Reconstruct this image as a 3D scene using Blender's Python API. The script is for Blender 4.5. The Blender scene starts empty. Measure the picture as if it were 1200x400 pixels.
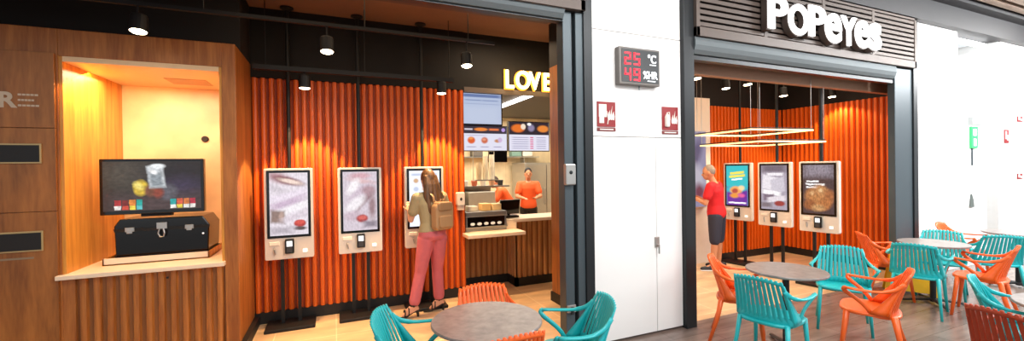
import bpy, bmesh, math, random
from mathutils import Vector, Matrix, Euler
random.seed(7)
PI = math.pi
SC = bpy.context.scene
COL = SC.collection

# ------------------------------------------------------------------ helpers
def lin(h):
    h = h.lstrip('#')
    r = []
    for i in (0, 2, 4):
        c = int(h[i:i+2], 16) / 255
        r.append(c/12.92 if c <= .04045 else ((c+.055)/1.055)**2.4)
    return (*r, 1)

def newmat(name):
    m = bpy.data.materials.new(name); m.use_nodes = True
    nt = m.node_tree
    return m, nt, nt.nodes['Principled BSDF']

def plain(name, col, rough=.5, metal=0, noise=.06, scale=12, spec=.5, emit=0, coat=0):
    m, nt, b = newmat(name)
    c = lin(col) if isinstance(col, str) else col
    b.inputs['Roughness'].default_value = rough
    b.inputs['Metallic'].default_value = metal
    b.inputs['Specular IOR Level'].default_value = spec
    if coat: b.inputs['Coat Weight'].default_value = coat
    tc = nt.nodes.new('ShaderNodeTexCoord'); n = nt.nodes.new('ShaderNodeTexNoise')
    n.inputs['Scale'].default_value = scale; n.inputs['Detail'].default_value = 4
    nt.links.new(tc.outputs['Object'], n.inputs['Vector'])
    r = nt.nodes.new('ShaderNodeMix'); r.data_type = 'RGBA'
    r.inputs[6].default_value = tuple(x*(1-noise) for x in c[:3])+(1,)
    r.inputs[7].default_value = tuple(min(1, x*(1+noise)) for x in c[:3])+(1,)
    nt.links.new(n.outputs['Fac'], r.inputs[0]); nt.links.new(r.outputs[2], b.inputs['Base Color'])
    if emit:
        b.inputs['Emission Color'].default_value = c; b.inputs['Emission Strength'].default_value = emit
    return m

def emis(name, col, s):
    m, nt, b = newmat(name); c = lin(col)
    b.inputs['Base Color'].default_value = c
    b.inputs['Emission Color'].default_value = c; b.inputs['Emission Strength'].default_value = s
    return m

def wood(name, c1, c2, scale=(9, 9, .8), rough=.45, coat=0):
    m, nt, b = newmat(name); N = nt.nodes; L = nt.links
    tc = N.new('ShaderNodeTexCoord'); mp = N.new('ShaderNodeMapping'); mp.inputs['Scale'].default_value = scale
    L.new(tc.outputs['Object'], mp.inputs['Vector'])
    n = N.new('ShaderNodeTexNoise'); n.inputs['Scale'].default_value = 2.2; n.inputs['Detail'].default_value = 7
    n.inputs['Distortion'].default_value = .6; L.new(mp.outputs[0], n.inputs['Vector'])
    n2 = N.new('ShaderNodeTexNoise'); n2.inputs['Scale'].default_value = 14; n2.inputs['Detail'].default_value = 3
    L.new(mp.outputs[0], n2.inputs['Vector'])
    ad = N.new('ShaderNodeMath'); ad.operation = 'MULTIPLY_ADD'; ad.inputs[1].default_value = .35
    L.new(n2.outputs['Fac'], ad.inputs[0]); L.new(n.outputs['Fac'], ad.inputs[2])
    cr = N.new('ShaderNodeValToRGB'); cr.color_ramp.elements[0].position = .45; cr.color_ramp.elements[1].position = .85
    cr.color_ramp.elements[0].color = lin(c1); cr.color_ramp.elements[1].color = lin(c2)
    L.new(ad.outputs[0], cr.inputs[0]); L.new(cr.outputs[0], b.inputs['Base Color'])
    b.inputs['Roughness'].default_value = rough
    if coat: b.inputs['Coat Weight'].default_value = coat
    return m

def tiles(name, c1, c2, mort, bw, bh, msize=.006, rough=.3, offset=0, nscale=2.0, nstretch=(1, 1, 1), rot=0):
    m, nt, b = newmat(name); N = nt.nodes; L = nt.links
    tc = N.new('ShaderNodeTexCoord'); mp = N.new('ShaderNodeMapping')
    mp.inputs['Rotation'].default_value = (0, 0, rot)
    L.new(tc.outputs['Object'], mp.inputs['Vector'])
    br = N.new('ShaderNodeTexBrick'); br.offset = offset; br.squash = 1
    br.inputs['Scale'].default_value = 1; br.inputs['Brick Width'].default_value = bw; br.inputs['Row Height'].default_value = bh
    br.inputs['Mortar Size'].default_value = msize; br.inputs['Mortar Smooth'].default_value = .2
    br.inputs['Color1'].default_value = lin(c1); br.inputs['Color2'].default_value = lin(c2); br.inputs['Mortar'].default_value = lin(mort)
    L.new(mp.outputs[0], br.inputs['Vector'])
    mp2 = N.new('ShaderNodeMapping'); mp2.inputs['Scale'].default_value = nstretch
    L.new(mp.outputs[0], mp2.inputs['Vector'])
    n = N.new('ShaderNodeTexNoise'); n.inputs['Scale'].default_value = nscale; n.inputs['Detail'].default_value = 6
    L.new(mp2.outputs[0], n.inputs['Vector'])
    mr = N.new('ShaderNodeMapRange'); mr.inputs[1].default_value = .3; mr.inputs[2].default_value = .7
    mr.inputs[3].default_value = .7; mr.inputs[4].default_value = 1.15
    L.new(n.outputs['Fac'], mr.inputs[0])
    mx = N.new('ShaderNodeMix'); mx.data_type = 'RGBA'; mx.blend_type = 'MULTIPLY'; mx.inputs[0].default_value = 1
    L.new(br.outputs['Color'], mx.inputs[6]); L.new(mr.outputs[0], mx.inputs[7])
    L.new(mx.outputs[2], b.inputs['Base Color']); b.inputs['Roughness'].default_value = rough
    return m

def picture(name, base, shapes, strength=1.0, distort=0.0, dscale=6, grain=0.0):
    """flat printed or displayed picture drawn with soft ellipses and rectangles in UV space"""
    m, nt, b = newmat(name); N = nt.nodes; L = nt.links
    uv = N.new('ShaderNodeUVMap'); src = uv.outputs[0]
    if distort:
        n = N.new('ShaderNodeTexNoise'); n.inputs['Scale'].default_value = dscale; n.inputs['Detail'].default_value = 4
        L.new(src, n.inputs['Vector'])
        v = N.new('ShaderNodeVectorMath'); v.operation = 'MULTIPLY_ADD'
        v.inputs[1].default_value = (distort, distort, 0); L.new(n.outputs['Color'], v.inputs[0]); L.new(src, v.inputs[2])
        v2 = N.new('ShaderNodeVectorMath'); v2.operation = 'SUBTRACT'; v2.inputs[1].default_value = (distort/2, distort/2, 0)
        L.new(v.outputs[0], v2.inputs[0]); src = v2.outputs[0]
    rgb = N.new('ShaderNodeRGB'); rgb.outputs[0].default_value = lin(base); cur = rgb.outputs[0]
    if grain:
        n = N.new('ShaderNodeTexNoise'); n.inputs['Scale'].default_value = 18; n.inputs['Detail'].default_value = 5
        L.new(uv.outputs[0], n.inputs['Vector'])
        mr = N.new('ShaderNodeMapRange'); mr.inputs[1].default_value = .35; mr.inputs[2].default_value = .65
        mr.inputs[3].default_value = 1-grain; mr.inputs[4].default_value = 1+grain; L.new(n.outputs['Fac'], mr.inputs[0])
        gr = mr.outputs[0]
    for (k, cx, cy, rx, ry, ang, colr, soft) in shapes:
        mp = N.new('ShaderNodeMapping'); mp.vector_type = 'TEXTURE'
        mp.inputs['Location'].default_value = (cx, cy, 0); mp.inputs['Rotation'].default_value = (0, 0, math.radians(ang))
        mp.inputs['Scale'].default_value = (rx, ry, 1); L.new(src, mp.inputs['Vector'])
        if k == 'e':
            ln = N.new('ShaderNodeVectorMath'); ln.operation = 'LENGTH'; L.new(mp.outputs[0], ln.inputs[0]); d = ln.outputs['Value']
        else:
            ab = N.new('ShaderNodeVectorMath'); ab.operation = 'ABSOLUTE'; L.new(mp.outputs[0], ab.inputs[0])
            sp = N.new('ShaderNodeSeparateXYZ'); L.new(ab.outputs[0], sp.inputs[0])
            mm = N.new('ShaderNodeMath'); mm.operation = 'MAXIMUM'; L.new(sp.outputs[0], mm.inputs[0]); L.new(sp.outputs[1], mm.inputs[1]); d = mm.outputs[0]
        mr = N.new('ShaderNodeMapRange'); mr.inputs[1].default_value = 1-soft; mr.inputs[2].default_value = 1+soft
        mr.inputs[3].default_value = 1; mr.inputs[4].default_value = 0; L.new(d, mr.inputs[0])
        mx = N.new('ShaderNodeMix'); mx.data_type = 'RGBA'; mx.inputs[7].default_value = lin(colr)
        L.new(mr.outputs[0], mx.inputs[0]); L.new(cur, mx.inputs[6]); cur = mx.outputs[2]
    if grain:
        mx = N.new('ShaderNodeMix'); mx.data_type = 'RGBA'; mx.blend_type = 'MULTIPLY'; mx.inputs[0].default_value = 1
        L.new(cur, mx.inputs[6]); L.new(gr, mx.inputs[7]); cur = mx.outputs[2]
    if strength > 0:
        b.inputs['Base Color'].default_value = (.01, .01, .01, 1)
        L.new(cur, b.inputs['Emission Color']); b.inputs['Emission Strength'].default_value = strength
        b.inputs['Roughness'].default_value = .35
    else:
        L.new(cur, b.inputs['Base Color'])
    return m

def tag(o, label, cat, group=None, kind=None):
    if label: o['label'] = label
    if cat: o['category'] = cat
    if group: o['group'] = group
    if kind: o['kind'] = kind
    return o

def empty(name, loc=(0, 0, 0), rz=0, label=None, cat=None, group=None):
    o = bpy.data.objects.new(name, None); COL.objects.link(o)
    o.location = loc; o.rotation_euler = (0, 0, rz); o.empty_display_size = .1
    return tag(o, label, cat, group)

class MB:
    def __init__(s): s.b = bmesh.new()
    def box(s, x0, x1, y0, y1, z0, z1, M=None):
        vs = [s.b.verts.new(p) for p in ((x0,y0,z0),(x1,y0,z0),(x1,y1,z0),(x0,y1,z0),(x0,y0,z1),(x1,y0,z1),(x1,y1,z1),(x0,y1,z1))]
        if M is not None:
            for v in vs: v.co = M @ v.co
        for f in ((3,2,1,0),(4,5,6,7),(0,1,5,4),(1,2,6,5),(2,3,7,6),(3,0,4,7)): s.b.faces.new([vs[i] for i in f])
        return s
    def cbox(s, c, d, rot=(0, 0, 0)):
        M = Matrix.Translation(c) @ Euler(rot).to_matrix().to_4x4()
        return s.box(-d[0]/2, d[0]/2, -d[1]/2, d[1]/2, -d[2]/2, d[2]/2, M)
    def prism(s, poly, y0, y1, axis='y', M=None):
        # poly in (x,z) extruded along y  (axis y) / (x,y) extruded along z / (y,z) along x
        def P(a, b, t):
            p = {'y': (a, t, b), 'z': (a, b, t), 'x': (t, a, b)}[axis]
            return (M @ Vector(p)) if M is not None else p
        A = [s.b.verts.new(P(a, b, y0)) for a, b in poly]; B = [s.b.verts.new(P(a, b, y1)) for a, b in poly]
        n = len(poly)
        for i in range(n): s.b.faces.new((A[i], A[(i+1) % n], B[(i+1) % n], B[i]))
        s.b.faces.new(A[::-1]); s.b.faces.new(B)
        return s
    def tube(s, pts, r, n=10, sx=1, up=None, caps=True):
        pts = [Vector(p) for p in pts]
        rs = r if isinstance(r, (list, tuple)) else [r]*len(pts)
        rings = []; prev = None
        for i, p in enumerate(pts):
            t = (pts[min(i+1, len(pts)-1)]-pts[max(i-1, 0)])
            if t.length < 1e-9: t = Vector((0, 0, 1))
            t.normalize()
            if up is not None: a = Vector(up) - t*t.dot(Vector(up))
            elif prev is None: a = t.orthogonal()
            else: a = prev - t*t.dot(prev)
            if a.length < 1e-6: a = t.orthogonal()
            a.normalize(); prev = a; bb = t.cross(a)
            rr = rs[i]; ra, rb = (rr if isinstance(rr, (tuple, list)) else (rr*sx, rr))
            rings.append([s.b.verts.new(p + a*(ra*math.cos(2*PI*k/n)) + bb*(rb*math.sin(2*PI*k/n))) for k in range(n)])
        for A, B in zip(rings, rings[1:]):
            for k in range(n): s.b.faces.new((A[k], A[(k+1) % n], B[(k+1) % n], B[k]))
        if caps: s.b.faces.new(rings[0][::-1]); s.b.faces.new(rings[-1])
        return s
    def lathe(s, prof, c=(0, 0, 0), n=24, M=None):
        rings = []
        for r, z in prof:
            ring = []
            for k in range(n):
                p = Vector((c[0]+r*math.cos(2*PI*k/n), c[1]+r*math.sin(2*PI*k/n), c[2]+z))
                if M is not None: p = M @ p
                ring.append(s.b.verts.new(p))
            rings.append(ring)
        for A, B in zip(rings, rings[1:]):
            for k in range(n): s.b.faces.new((A[k], A[(k+1) % n], B[(k+1) % n], B[k]))
        s.b.faces.new(rings[0][::-1]); s.b.faces.new(rings[-1])
        return s
    def ball(s, c, r, n=14, rot=(0, 0, 0)):
        rr = r if isinstance(r, (tuple, list)) else (r, r, r)
        M = Matrix.Translation(c) @ Euler(rot).to_matrix().to_4x4() @ Matrix.Diagonal((*rr, 1))
        bmesh.ops.create_uvsphere(s.b, u_segments=n, v_segments=max(6, n//2+2), radius=1, matrix=M)
        return s
    def capsule(s, a, b, ra, rb, n=12):
        a = Vector(a); b = Vector(b); d = b-a
        L = d.length
        if L < 1e-6: return s.ball(a, ra, n)
        t = d/L; pts = []; rs = []
        for k in (-90, -60, -30, 0):
            pts.append(a + t*ra*math.sin(math.radians(k))); rs.append(max(ra*math.cos(math.radians(k)), ra*.02))
        for k in (0, 30, 60, 90):
            pts.append(b + t*rb*math.sin(math.radians(k))); rs.append(max(rb*math.cos(math.radians(k)), rb*.02))
        # straight frame
        u = t.orthogonal().normalized(); w = t.cross(u); rings = []
        for p, r in zip(pts, rs):
            rings.append([s.b.verts.new(p+u*r*math.cos(2*PI*k/n)+w*r*math.sin(2*PI*k/n)) for k in range(n)])
        for A, B in zip(rings, rings[1:]):
            for k in range(n): s.b.faces.new((A[k], A[(k+1) % n], B[(k+1) % n], B[k]))
        s.b.faces.new(rings[0][::-1]); s.b.faces.new(rings[-1])
        return s
    def build(s, name, mat, parent=None, bevel=0, smooth=False, seg=2, mat2=None):
        bmesh.ops.recalc_face_normals(s.b, faces=s.b.faces)
        me = bpy.data.meshes.new(name); s.b.to_mesh(me); s.b.free()
        me.materials.append(mat)
        if mat2 is not None: me.materials.append(mat2)
        if smooth:
            for p in me.polygons: p.use_smooth = True
        o = bpy.data.objects.new(name, me); COL.objects.link(o)
        if parent is not None: o.parent = parent
        if bevel:
            md = o.modifiers.new('bevel', 'BEVEL'); md.width = bevel; md.segments = seg; md.limit_method = 'ANGLE'; md.angle_limit = math.radians(40)
        return o

def remesh(o, voxel, it=2):
    m = o.modifiers.new('r', 'REMESH'); m.mode = 'VOXEL'; m.voxel_size = voxel
    s = o.modifiers.new('s', 'SMOOTH'); s.iterations = it; s.factor = .5
    dg = bpy.context.evaluated_depsgraph_get(); dg.update()
    me = bpy.data.meshes.new_from_object(o.evaluated_get(dg))
    o.modifiers.clear(); old = o.data; o.data = me; bpy.data.meshes.remove(old)
    for p in me.polygons: p.use_smooth = True
    return o

def plane(name, mat, x, z0, z1, y, parent=None, x1=None):
    """vertical picture plane facing -Y with UV 0..1"""
    me = bpy.data.meshes.new(name)
    me.from_pydata([(x, y, z0), (x1, y, z0), (x1, y, z1), (x, y, z1)], [], [(0, 1, 2, 3)])
    uv = me.uv_layers.new(name='UVMap')
    for i, c in enumerate(((0, 0), (1, 0), (1, 1), (0, 1))): uv.data[i].uv = c
    me.materials.append(mat)
    o = bpy.data.objects.new(name, me); COL.objects.link(o)
    if parent is not None: o.parent = parent
    return o

def text(name, body, size, mat, loc, rot, ext=.004, off=0, parent=None, sx=1, bevel=0, align='LEFT'):
    cu = bpy.data.curves.new(name, 'FONT'); cu.body = body; cu.size = size; cu.extrude = ext; cu.offset = off
    cu.align_x = align; cu.bevel_depth = bevel; cu.resolution_u = 6
    t = bpy.data.objects.new(name+'_t', cu); COL.objects.link(t)
    dg = bpy.context.evaluated_depsgraph_get(); dg.update()
    me = bpy.data.meshes.new_from_object(t.evaluated_get(dg))
    bpy.data.objects.remove(t); bpy.data.curves.remove(cu)
    me.materials.clear(); me.materials.append(mat)
    o = bpy.data.objects.new(name, me); COL.objects.link(o)
    if parent is not None: o.parent = parent
    o.location = loc; o.rotation_euler = rot; o.scale = (sx, 1, 1)
    return o

def copy_tree(o, parent=None):
    c = o.copy(); COL.objects.link(c); c.parent = parent
    for ch in list(o.children): copy_tree(ch, c)
    return c

def struct(o): o['kind'] = 'structure'; return o

def light(kind, name, loc, energy, color=(1, 1, 1), target=None, size=.1, size_y=None, angle=60, blend=.3):
    l = bpy.data.lights.new(name, kind); l.energy = energy; l.color = color
    if kind == 'AREA':
        l.size = size
        if size_y: l.shape = 'RECTANGLE'; l.size_y = size_y
    elif kind == 'SPOT': l.spot_size = math.radians(angle); l.spot_blend = blend; l.shadow_soft_size = size
    elif kind == 'POINT': l.shadow_soft_size = size
    elif kind == 'SUN': l.angle = math.radians(size)
    o = bpy.data.objects.new(name, l); COL.objects.link(o); o.location = loc
    if target is not None:
        o.rotation_euler = (Vector(target)-Vector(loc)).to_track_quat('-Z', 'Y').to_euler()
    return o

# ------------------------------------------------------------------ camera
F = 488.13
R = ((0.919214, -0.393502, -0.014205), (-0.015586, -0.000313, -0.999878), (0.393449, 0.919324, -0.006420))
cam = bpy.data.cameras.new('camera'); co = bpy.data.objects.new('camera', cam); COL.objects.link(co)
cam.sensor_width = 36; cam.sensor_fit = 'HORIZONTAL'; cam.lens = F/1200*36; cam.clip_start = .05; cam.clip_end = 200
mw = Matrix(((R[0][0], -R[1][0], -R[2][0], 0), (R[0][1], -R[1][1], -R[2][1], 0), (R[0][2], -R[1][2], -R[2][2], 1.75), (0, 0, 0, 1)))
co.matrix_world = mw
SC.camera = co

# ------------------------------------------------------------------ materials
M = {}
M['wood'] = wood('warm_oak_veneer', '#85481a', '#b87334', (7, 7, .5), .42)
M['wood_dark'] = wood('dark_oak_veneer', '#6e3f1e', '#a0622f', (8, 8, .6), .45)  # darker oak tone for the left end wall and the partition
M['niche_wood'] = wood('honey_oak_veneer', '#b8701f', '#dd9a3d', (8, 8, .5), .4)
M['counter_wood'] = wood('light_oak_slat', '#9a6638', '#c08a52', (10, 10, .7), .45)
M['slab'] = plain('pale_ash_counter', '#f2dcc0', .35, noise=.05)
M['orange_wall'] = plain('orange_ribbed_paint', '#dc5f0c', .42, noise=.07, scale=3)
M['orange_groove'] = plain('shaded_groove_paint', '#963a0c', .6)  # groove shade put into the colour of the rib valleys
M['wood_groove'] = wood('shaded_oak_groove', '#7d4a1e', '#9c6230', (7, 7, .5), .5)  # same painted-in groove shade, for the ribbed oak
M['black'] = plain('matte_black_paint', '#141110', .55)
M['ceil_black'] = plain('black_ceiling_paint', '#120e0b', .8)
M['ceil_brown'] = plain('dark_brown_ceiling_paint', '#84604a', .8)
M['black_metal'] = plain('black_powder_metal', '#0b0a0a', .55, .1)
M['white_panel'] = plain('white_wall_panel', '#f4f3f1', .45, noise=.01, scale=2)
M['frame'] = plain('blue_grey_aluminium', '#4a555b', .42, .3, noise=.05, scale=3)
M['frame_dark'] = plain('dark_grey_aluminium', '#23272a', .4, .3)
M['steel'] = plain('brushed_steel', '#b8b6b2', .3, .85)
M['shutter'] = plain('shutter_steel', '#666e71', .6, .35)
M['band'] = plain('taupe_slat_metal', '#5f534c', .5, .1)
M['band_gap'] = plain('dark_slat_gap', '#241f1d', .7)
M['beam'] = plain('charcoal_beam', '#2b2b2e', .5)
M['mall_slat'] = wood('grey_brown_slat', '#8a7462', '#a8907c', (.6, 9, 9), .5)
M['kiosk'] = plain('cream_kiosk_plastic', '#ddd3c6', .32, noise=.01)
M['glass_black'] = plain('black_glass', '#050506', .12)
M['teal'] = plain('teal_polypropylene', '#17b3b8', .38, noise=.03, coat=.15)
M['orange'] = plain('orange_polypropylene', '#f4661f', .38, noise=.03, coat=.15)
M['rust'] = plain('rust_red_polypropylene', '#a53a1c', .4, noise=.05)
M['table'] = tiles('grey_laminate', '#8d8480', '#8d8480', '#8d8480', 5, 5, 0, .3, nscale=18)
M['floor_in'] = tiles('beige_floor_tile', '#e2bd92', '#dcb68a', '#f0d8b4', .6, .6, .006, .28, 0, 2.0, (1, 3, 1))
M['floor_out'] = tiles('brown_plank_tile', '#8f7d73', '#7f6e65', '#63554e', 1.2, .2, .003, .22, .4, 2.6, (1, 5, 1))
M['skin'] = plain('skin', '#d79c7c', .5, noise=.03)
M['skin_tan'] = plain('tanned_skin', '#c98a66', .5, noise=.04)

# ------------------------------------------------------------------ ribbed wall
def ribs(mb, p0, p1, z0, z1, pitch=.085, depth=.042, out=(0, -1), duty=.55):
    """trapezoidal vertical ribs on the segment p0-p1 (xy); 'out' is the outward normal"""
    p0 = Vector(p0); p1 = Vector(p1); d = p1-p0; L = d.length; d /= L; o = Vector(out)
    n = max(1, round(L/pitch)); w = L/n; pts = []
    for i in range(n):
        s = i*w
        for f, h in ((0, 0), (.20, 0), (.32, .88), (.54, 1), (.76, .88), (.88, 0)):
            pts.append(p0 + d*(s+f*w) + o*(h*depth))
    pts.append(p1)
    back = .05
    A = [mb.b.verts.new((p.x, p.y, z0)) for p in pts]; B = [mb.b.verts.new((p.x, p.y, z1)) for p in pts]
    q0 = p0-o*back; q1 = p1-o*back
    A2 = [mb.b.verts.new((q0.x, q0.y, z0)), mb.b.verts.new((q1.x, q1.y, z0))]
    B2 = [mb.b.verts.new((q0.x, q0.y, z1)), mb.b.verts.new((q1.x, q1.y, z1))]
    for i in range(len(pts)-1):
        f = mb.b.faces.new((A[i], A[i+1], B[i+1], B[i]))
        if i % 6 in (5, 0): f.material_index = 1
    mb.b.faces.new((A[-1], A2[1], B2[1], B[-1])); mb.b.faces.new((A2[0], A[0], B[0], B2[0])); mb.b.faces.new((A2[1], A2[0], B2[0], B2[1]))
    mb.b.faces.new(B + [B2[1], B2[0]]); mb.b.faces.new((A + [A2[1], A2[0]])[::-1])
    return mb

# ================================================================== SETTING
FY = 3.40      # facade plane
struct(MB().box(-8, 16, FY+.08, 9.6, -.1, 0).build('floor', M['floor_in']))
struct(MB().box(-8, 26, -9, FY+.08, -.1, 0).build('floor', M['floor_out']))

# ceilings
struct(MB().box(-3.6, 8.9, 3.5, 9.6, 3.62, 3.7).build('ceiling', M['ceil_brown']))
cl = MB()
y = -1.6
while y < 3.12:
    cl.box(-3, 20, y, y+.10, 4.24, 4.32); y += .17
struct(cl.build('ceiling', M['mall_slat']))
struct(MB().box(-3, 20, -1.8, 3.2, 4.40, 4.44).build('ceiling', M['band_gap']))

# orange ribbed walls
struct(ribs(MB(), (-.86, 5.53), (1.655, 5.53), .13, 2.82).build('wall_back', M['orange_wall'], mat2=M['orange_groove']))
struct(MB().box(-.86, 1.655, 5.50, 5.58, 0, .13).build('baseboard_back', M['black']))
struct(MB().box(-.9, 1.655, 5.58, 5.66, 0, 3.62).build('wall_back', M['ceil_black']))
struct(MB().box(-.9, 1.655, 5.5, 5.58, 2.825, 3.62).build('wall_back', M['ceil_black']))
# bulkhead over the kitchen opening
struct(MB().box(1.655, 3.6, 5.52, 5.66, 2.86, 3.62).build('wall_back', M['ceil_black']))
struct(MB().box(1.655, 3.6, 5.49, 5.52, 2.80, 2.87).build('trim_1', M['band']))
# second store
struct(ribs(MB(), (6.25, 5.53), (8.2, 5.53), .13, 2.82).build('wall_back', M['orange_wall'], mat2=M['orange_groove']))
struct(MB().box(6.25, 8.2, 5.50, 5.58, 0, .13).build('baseboard_back', M['black']))
struct(MB().box(3.56, 8.35, 5.58, 5.66, 0, 3.62).build('wall_back', M['ceil_black']))
struct(MB().box(3.56, 6.25, 5.50, 5.58, 0, 2.95).build('wall_back', plain('cream_wall', '#efe0cf', .5)))
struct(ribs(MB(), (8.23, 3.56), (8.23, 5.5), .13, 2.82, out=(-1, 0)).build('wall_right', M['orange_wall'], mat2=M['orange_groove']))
struct(MB().box(8.20, 8.28, 3.56, 5.5, 0, .13).build('baseboard_right', M['black']))
struct(MB().box(8.28, 8.36, 3.5, 5.6, 0, 3.62).build('wall_right', M['ceil_black']))

# ---- left wood wall with the niche ----
WY = 4.70
w = MB()
w.box(-3.6, -2.11, WY, 5.9, 0, 2.97)                    # left of the niche
w.box(-2.11, -.96, WY, 5.9, 2.745, 2.97)                # above
w.box(-.96, -.85, WY, 5.9, 0, 2.97)                     # right
struct(w.build('wall_left', M['wood'], bevel=.004))
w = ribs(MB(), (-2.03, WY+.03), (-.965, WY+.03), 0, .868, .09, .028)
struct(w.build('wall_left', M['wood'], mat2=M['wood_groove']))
struct(MB().box(-2.11, -2.03, WY+.005, 5.8, 0, .868).build('wall_left', M['wood']))
struct(MB().box(-2.10, -.965, 5.78, 5.86, .9, 2.745).build('wall_left', tiles('cream_plank_tile', '#f0d3a6', '#edcfa0', '#d0a670', 2.4, .145, .004, .4, 0)))
o = bpy.context.scene.objects[-1]
struct(MB().box(-2.11, -2.085, WY+.01, 5.8, .9, 2.745).build('trim_2', M['niche_wood']))
struct(MB().box(-.985, -.96, WY+.01, 5.8, .9, 2.745).build('trim_3', M['niche_wood']))
struct(MB().box(-2.085, -.985, WY+.01, 5.78, 2.70, 2.745).build('trim_4', plain('niche_soffit', '#f2d0a4', .5)))
struct(MB().box(-3.6, -.85, 4.95, 6, 2.97, 3.62).build('wall_left', M['ceil_black']))
struct(MB().box(-3.7, -3.6, 3.4, 6, 0, 3.62).build('wall_left', M['wood_dark']))
struct(MB().box(-.86, -.80, WY+.02, 5.5, 0, .10).build('baseboard_left', M['black']))
for k, x in enumerate((-1.62,)):
    pass
tag(MB().cbox((-1.4, WY-.005, .80), (.018, .012, .018)).build('wall_button', M['black'], bevel=.003), 'small black button on the ribbed wood under the niche shelf', 'button')
ring = MB().lathe([(.001, 0), (.035, 0), (.035, .012), (.03, .02), (.001, .02)], n=16, M=Matrix.Translation((-1.35, 5.78, 2.13)) @ Matrix.Rotation(PI/2, 4, 'X'))
tag(ring.build('wall_sensor', M['black']), 'small round dark sensor on the pale back wall of the niche', 'sensor')
o = MB().box(-1.55, -1.2, 5.2, 5.5, 2.694, 2.70).build('ceiling_vent', plain('vent_grey', '#c9a57c', .6)); tag(o, 'thin pale vent grille in the niche ceiling above the screen', 'vent')

tag(MB().box(-2.08, -.99, WY+.02, WY+.035, 2.735, 2.744).build('led_strip', emis('led_warm', '#ffd08a', 5)), 'thin warm glowing strip along the top front edge of the niche', 'light')
# niche shelf
tag(MB().box(-2.13, -.955, WY-.06, 5.78, .868, .905).build('niche_shelf', M['slab'], bevel=.004), 'pale wooden shelf slab at the bottom of the lit niche', 'shelf')

# right-hand partition of first store (wood column seen behind the frame)
struct(MB().box(2.62, 2.68, 3.62, 4.83, 0, 3.05).build('wall_right', M['wood_dark']))
struct(MB().box(2.62, 2.68, 3.62, 4.83, 3.05, 3.62).build('wall_right', M['ceil_black']))
struct(MB().box(2.60, 2.63, 3.62, 4.84, 0, .12).build('baseboard_right', M['black']))
# room divider behind the white pillar
struct(MB().box(2.66, 5.5, 3.52, 3.6, 0, 3.62).build('wall_front', M['ceil_black'])) if False else None
struct(MB().box(2.66, 3.55, 3.56, 3.62, 0, 3.62).build('wall_front', M['ceil_brown']))
struct(MB().box(3.5, 3.56, 3.6, 5.5, 0, 3.62).build('wall_right', plain('warm_partition', '#b98c64', .6)))


# ---- facade ----
def seg(x0, x1, z0, z1, g=.004): return (x0+g, x1-g, z0+g, z1-g)
w = MB()
for x0, x1, z0, z1 in ((2.28, 3.44, 3.09, 3.90), (2.28, 3.44, 2.045, 3.09), (2.28, 3.085, .02, 2.045), (3.085, 3.44, .02, 2.045)):
    a = seg(x0, x1, z0, z1, .003); w.box(a[0], a[1], FY, FY+.06, a[2], a[3])
struct(w.build('wall_front', M['white_panel'], bevel=.003))
struct(MB().box(2.28, 3.44, FY+.02, FY+.12, 0, 3.90).build('wall_front', M['band']))
hd = empty('panel_latch', (3.085, FY, .95), 0, 'small steel latch on the vertical seam of the white pillar', 'latch')
MB().box(-.03, .03, -.012, 0, -.05, .06).build('plate', M['steel'], hd, bevel=.004)
MB().tube([(0, -.012, -.02), (0, -.035, -.02), (0, -.035, -.11)], .008).build('handle', M['steel'], hd)

# left frame (pillar side of first store): pale jamb with guide, dark edge
w = MB().box(1.98, 2.075, FY-.02, FY+.10, 0, 3.21)
w.box(2.11, 2.20, FY-.03, FY+.1, 0, 3.9)
struct(w.build('trim_5', M['frame'], bevel=.006))
struct(MB().box(2.075, 2.11, FY+.02, FY+.14, 0, 3.2).box(2.19, 2.285, FY-.05, FY+.1, 0, 3.9).build('trim_6', M['frame_dark'], bevel=.004))
# right store frame
struct(MB().box(3.44, 3.585, FY-.05, FY+.2, 0, 3.9).build('trim_7', M['frame_dark'], bevel=.004))
struct(MB().box(7.50, 7.96, FY-.03, FY+.06, 0, 3.13).build('trim_8', M['frame'], bevel=.006))
struct(MB().box(7.96, 8.08, FY-.05, FY+.12, 0, 3.9).build('trim_9', M['frame_dark'], bevel=.004))

def slat_band(x0, x1, nseg, z0=3.14):
    w = MB()
    z1 = 3.87; yF = FY-.09
    w.box(x0, x1, yF, yF+.05, z0, z0+.10); w.box(x0, x1, yF, yF+.05, z1-.03, z1)
    w.box(x0, x0+.05, yF, yF+.05, z0, z1); w.box(x1-.05, x1, yF, yF+.05, z0, z1)
    n = 9; 
    for i in range(n):
        z = z0+.10+(z1-z0-.13)*(i+.5)/n
        w.box(x0+.03, x1-.03, yF+.008, yF+.03, z-.022, z+.022)
    for i in range(1, nseg):
        x = x0+(x1-x0)*i/nseg; w.box(x-.03, x+.03, yF+.004, yF+.045, z0, z1)
    struct(w.build('trim_10', M['band'], bevel=.003))
    struct(MB().box(x0, x1, yF+.05, yF+.2, z0-.005, z1).build('trim_11', M['band_gap']))
slat_band(3.585, 7.96, 4)
slat_band(-3.6, 2.19, 5, 3.21)
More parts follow.
